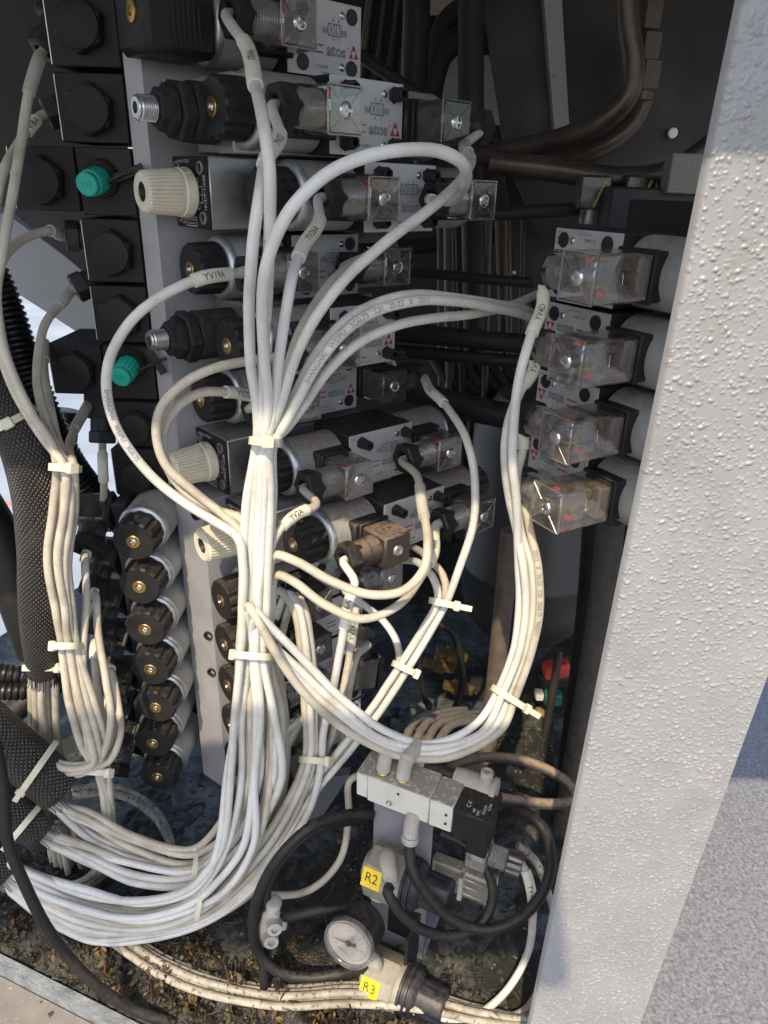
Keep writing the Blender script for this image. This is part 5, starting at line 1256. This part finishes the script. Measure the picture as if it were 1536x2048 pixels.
hose('thick black hose standing upright behind the top valves', [(835, -40, .85), (832, 60, .85), (828, 160, .85), (826, 260, .85)], .0135, group=HB)
hose('tallest upright black hose in front of the dark sheet', [(943, -40, .80), (942, 120, .80), (943, 250, .80), (945, 380, .80), (948, 520, .80), (950, 700, .80)], .0125, group=HB)
hose('black hose arching over at the top, outer', [(860, 200, .92), (868, 120, .92), (890, 50, .92), (925, 20, .92), (965, 15, .90)], .012, group=HB)
hose('black hose arching over at the top, inner', [(850, 330, .90), (862, 180, .90), (885, 105, .90), (915, 82, .90), (955, 90, .90)], .013, group=HB)
hose('thin black hose slanting across behind the valve bank', [(720, 110, .82), (800, 165, .82), (880, 215, .82), (980, 275, .82), (1030, 320, .82)], .006, group=HB)
for k in range(7):
    x = 735 + k * 13
    hose('thin black tube fanning up behind the plates', [(x + 8, -30, .95 + k * .01), (x - 4, 80, .95 + k * .01), (x - 18, 180 + k * 4, .95 + k * .01)], .0045, 'rubber' if k % 2 else 'pipe', group='thin tubes at the top')
for k in range(3):
    hose('level dark pipe deep behind the valve bank', [(700, [140, 45, 505][k], 1.05), (860, [60, 40, 480][k] + 10, 1.05), (1000, [40, 35, 470][k], 1.05), (1100, [35, 30, 465][k], 1.05)], .010, group='deep level pipes')
rnd = random.Random(11)
for k in range(5):
    y = [668, 705, 770, 660, 545][k]
    hose('black hose crossing level between the two valve banks', [(780, y - 4, .78), (880, y + (30 if k == 2 else 4), .76), (980, y + (55 if k == 2 else 14), .74), (1090, y + (75 if k == 2 else 22), .73)], [.010, .007, .014, .006, .005][k], 'rubber', group='hoses between the banks')
for k in range(12):
    x = 880 + k * 17 + rnd.uniform(-6, 6); sl = rnd.uniform(-30, 30); yy = .82 + rnd.uniform(0, .2)
    hose('thin dark tube hanging deep between the two valve banks', [(x, 420, yy), (x + sl * .3, 620, yy), (x + sl * .6, 820, yy), (x + sl, 1080, yy)], rnd.choice((.003, .004, .006)), rnd.choice(('rubber', 'pipe', 'corr')), group='tubes deep between the banks')
for k in range(6):
    x = 860 + k * 30
    hose('dark hose curving in the depth below the crossing hoses', [(x, 700 + k * 8, .88), (x + 40, 760 + k * 6, .86), (x + 110, 800 + k * 8, .86), (x + 190, 830, .88)], .008, 'rubber', group='curving hoses in the depth')
for k in range(2):
    t = empty('slot_light', Q(1036, 545 + k * 17, 1.24)); MB().box((0, 0, 0), (.018, .004, .005 - .002 * k), .0005).build('opening', mat('bright_slot%d' % k, (.8, .7, .6), .5), t); tag(t, ['bright slot in the back wall between the banks', 'fainter slot just under the bright one'][k], 'slot')  # solid pale bars, their colour stands for light through slots

# accumulator and standing pipes
t = empty('accumulator', Q(1052, 1180, .80))
zb_ = Q(1010, 1345, .72).z - t.location.z
pf = [(zb_ - .0, .004), (zb_ + .006, .030), (zb_ + .022, .060), (zb_ + .045, .078), (zb_ + .075, .084), (zb_ + .11, .085), (zb_ + .112, .0862), (zb_ + .116, .0862), (zb_ + .118, .085), (.22, .085), (.26, .06)]
MB().lathe((0, 0, 0), (0, 0, 1), pf, 56).build('shell', mat('accumulator_black', (.038, .036, .035), .4, .0, .25, 30, .08, 200, dust=.3, speck=.12, scol=(.2, .18, .16)), t)
MB().cyl((0, 0, zb_ + .01), (0, 0, zb_ - .10), .022, 20).build('neck', 'castblack', t)
tag(t, 'black accumulator bottle with a rounded foot behind the sunlit bundle', 'accumulator')
PG = 'standing pipes by the post'
pipe('dusty brown standing pipe in front of the accumulator', [(1022, 1060, .66), (1008, 1200, .66), (992, 1350, .66), (975, 1500, .66), (962, 1640, .66)], .0105, mat('dusty_pipe', (.13, .10, .085), .85, .1, .3, 60, .3, 500, dust=.3), PG)
pipe('fuzzy black standing pipe beside the accumulator', [(1190, 1040, .60), (1178, 1200, .60), (1160, 1360, .60), (1138, 1520, .60), (1110, 1700, .60)], .0115, 'rubber', PG)
pipe('second black standing pipe close to the post', [(1222, 1040, .56), (1205, 1200, .56), (1180, 1360, .56), (1155, 1500, .56), (1125, 1680, .56)], .012, mat('fuzzy_rubber', (.05, .045, .04), .9, 0, .4, 100, .6, 700, dust=.5, speck=.4, scol=(.26, .21, .17)), PG)
pipe('thin standing pipe between the tray and the bottle', [(1118, 1300, .70), (1100, 1420, .70), (1078, 1540, .70)], .005, 'pipe', PG)
t = empty('red_valve_handle', Q(1112, 1338, .74)); MB().box((0, 0, 0), (.034, .02, .020), .003, Matrix.Rotation(R(-12), 3, 'Y')).build('grip', mat('red_orange', (.45, .05, .03), .6), t); MB().box((0, .004, -.018), (.038, .02, .014), .002).build('base', 'castblack', t); tag(t, 'orange red handle low behind the standing pipes', 'handle')
t = empty('green_fitting', Q(1105, 1395, .74)); MB().box((0, 0, 0), (.022, .016, .018), .002).build('body', mat('teal_green', (.01, .12, .09), .6), t); MB().box((-.018, 0, .004), (.010, .014, .010), .001).build('end', 'smcwhite', t); tag(t, 'teal green fitting under the orange red handle', 'fitting')
t = empty('yellow_tap', Q(1083, 1425, .74)); MB().box((0, 0, 0), (.016, .01, .006), .001, Matrix.Rotation(R(30), 3, 'Y')).box((.004, 0, -.010), (.005, .008, .016), .001).build('tap', mat('ochre', (.28, .17, .04), .6), t); tag(t, 'small ochre tap under the teal fitting', 'tap')
for k, (px, py) in enumerate(((905, 1308), (880, 1330), (920, 1375))):
    t = empty('brass_union', Q(px, py, .74)); MB().lathe((-.02, 0, .004), (1, .1, -.3), [(0, .007), (.012, .008), (.013, .011), (.026, .011), (.027, .008), (.04, .007)], 6).build('hex', mat('dull_brass%d' % k, (.12, .08, .03), .5, .3, .3), t); tag(t, 'dull brass union in the dark behind the slanting bundle', 'fitting', 'brass unions')
hose('thin black hose looping in the dark behind the slanting bundle', [(850, 1240, .66), (900, 1260, .66), (922, 1320, .66), (920, 1390, .66), (890, 1440, .66), (850, 1400, .68)], .004, group=HB)
hose('thin black wire dropping in the dark beside the upright plug', [(838, 1280, .62), (842, 1360, .62), (862, 1430, .62), (880, 1460, .63)], .003, group=HB)

# left: grey slanting frame member and the dark one above it
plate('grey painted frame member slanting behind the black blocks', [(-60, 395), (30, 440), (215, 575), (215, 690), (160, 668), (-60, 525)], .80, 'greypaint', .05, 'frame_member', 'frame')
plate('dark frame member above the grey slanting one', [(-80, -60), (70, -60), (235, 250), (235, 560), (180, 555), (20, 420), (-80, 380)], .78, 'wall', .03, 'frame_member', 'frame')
t = empty('floor_channel', Q(60, 1420, .75)); mb = MB().box((0, 0, 0), (.30, .05, .03), .004, Matrix.Rotation(R(18), 3, 'Z')); mb.build('channel', 'greypaint', t); tag(t, 'pale blue grey channel on the tray behind the upright sleeve', 'channel')
plate('grey bracket foot under the manifold', [(640, 1555), (700, 1550), (640, 1640), (590, 1640)], .54, 'bracket', .01, 'bracket_foot', 'bracket')

# ================================================================ DEBRIS
from mathutils import noise as MN
def soil():
    st = .0035; vs = []; fs = []; idx = {}
    xs = np.arange(-.36, .30, st); ys = np.arange(.33, .78, st)
    def hgt(x, y):
        n = MN.fractal(V((x * 22, y * 22, 1.3)), .8, 2.1, 5); f = MN.fractal(V((x * 110, y * 110, 4.1)), .7, 2.2, 4)
        dx = (V((x, y, 0)) - V((A0.x, A0.y, 0))).dot(-nrm)
        if dx < .004 or x > .222: return -1
        w_ = .011 * math.exp(-((dx - .05) / .07) ** 2) * (1 if x < .03 else .25) + (.0024 if x < .03 else .0012)
        return w_ * (.45 + 1.1 * n) + f * .0028 - .0018
    for i, y in enumerate(ys):
        for j, x in enumerate(xs):
            h = hgt(x, y); idx[i, j] = (len(vs), h); vs.append((x, y, FZ + max(h, -.002)))
    for i in range(len(ys) - 1):
        for j in range(len(xs) - 1):
            q = [idx[i, j], idx[i, j + 1], idx[i + 1, j + 1], idx[i + 1, j]]
            if max(h for _, h in q) > 0: fs.append(tuple(k for k, _ in q))
    m = mat('wet_soil', (.020, .018, .015), .42, 0, .6, 90, .8, 500, speck=.5, sscale=260, scol=(.10, .075, .03))
    o = MB().add(vs, fs).build('soil', m, None, 180); o['kind'] = 'stuff'; o['label'] = 'wet black soil and moss lying on the tray'; o['category'] = 'soil'
    # leaves, moss tufts, crumbs
    rnd = random.Random(21); mb = MB()
    cl = [(abs(rnd.gauss(.05, .045)), rnd.uniform(-.2, .5), rnd.uniform(.004, .022)) for _ in range(70)]
    for k in range(9500):
        q_ = rnd.choice(cl); p = A0 - nrm * (q_[0] + rnd.gauss(0, q_[2])) + edge * (q_[1] + rnd.gauss(0, q_[2] * 1.3))
        if rnd.random() < .25: p = A0 - nrm * (abs(rnd.gauss(.05, .05)) - .01) + edge * rnd.uniform(-.25, .55)
        if rnd.random() < .25: p = V((rnd.uniform(-.05, .22), rnd.uniform(.36, .75), 0))
        dx = (V((p.x, p.y, 0)) - V((A0.x, A0.y, 0))).dot(-nrm)
        if (dx < 0 and rnd.random() < .85) or p.x > .222 : continue
        if p.x > .08 and dx < .01: continue
        base = FZ if dx > .006 else FZ - .006
        z = base + max(0, hgt(p.x, p.y)) + .001; s = rnd.uniform(.0008, .0034) * (1 if rnd.random() < .8 else 1.9)
        q = Quaternion((rnd.gauss(0, 1), rnd.gauss(0, 1), rnd.gauss(0, 1), rnd.gauss(0, 1))).normalized(); c = V((p.x, p.y, z))
        kind = rnd.random()
        if kind < .5:
            pts = [V((-s, 0, 0)), V((-s * .2, -s * .5, s * .25)), V((s, 0, rnd.uniform(-.3, .3) * s)), V((s * .2, s * .6, s * .3)), V((0, 0, s * .15))]
            mb.add([c + q @ v for v in pts], [(0, 1, 4), (1, 2, 4), (2, 3, 4), (3, 0, 4)], rnd.choice((0, 0, 1, 1, 2, 3)))
        elif kind < .8:
            a = c; b = c + q @ V((s * 1.6, s * .3, s * .2)); d = c + q @ V((s * 2.8, s * .2, s * .9)); mb.tube([a, b, d], s * .10 + .0001, 4, rnd.choice((0, 1, 4)))
        else:
            mb.box(c, (s * .8, s * .7, s * .6), s * .15, q.to_matrix(), rnd.choice((3, 4, 0)))
    for k in range(46):                                       # curled brown leaf clumps
        p = A0 - nrm * rnd.uniform(.012, .11) + edge * rnd.uniform(-.02, .46); c = V((p.x, p.y, FZ + .004 + max(0, hgt(p.x, p.y))))
        for j in range(14):
            s = rnd.uniform(.0016, .0042); q = Quaternion((1, rnd.gauss(0, .5), rnd.gauss(0, .5), rnd.gauss(0, 2))).normalized(); o_ = V((rnd.gauss(0, .005), rnd.gauss(0, .005), rnd.uniform(0, .005)))
            pts = [V((-s, 0, 0)), V((-s * .3, -s * .5, s * .3)), V((s * .5, -s * .4, s * .35)), V((s, 0, s * .1)), V((s * .4, s * .5, s * .35)), V((-s * .3, s * .5, s * .25)), V((0, 0, 0))]
            mb.add([c + o_ + q @ v for v in pts], [(i, (i + 1) % 6, 6) for i in range(6)], rnd.choice((1, 1, 5, 5, 2)))
    ms = [mat('bit_dark', (.022, .019, .015), .7, 0, .4), mat('bit_brown', (.070, .043, .020), .6, 0, .4), mat('bit_moss', (.055, .050, .020), .75, 0, .4), mat('bit_grey', (.09, .085, .08), .7, 0, .4), mat('bit_black', (.015, .014, .013), .5), mat('bit_ochre', (.125, .075, .028), .55, 0, .4)]
    o = mb.build('leaf_litter', ms, None, 60); o['kind'] = 'stuff'; o['label'] = 'brown leaf bits, moss and crumbs scattered on the tray and ledge'; o['category'] = 'litter'
soil()
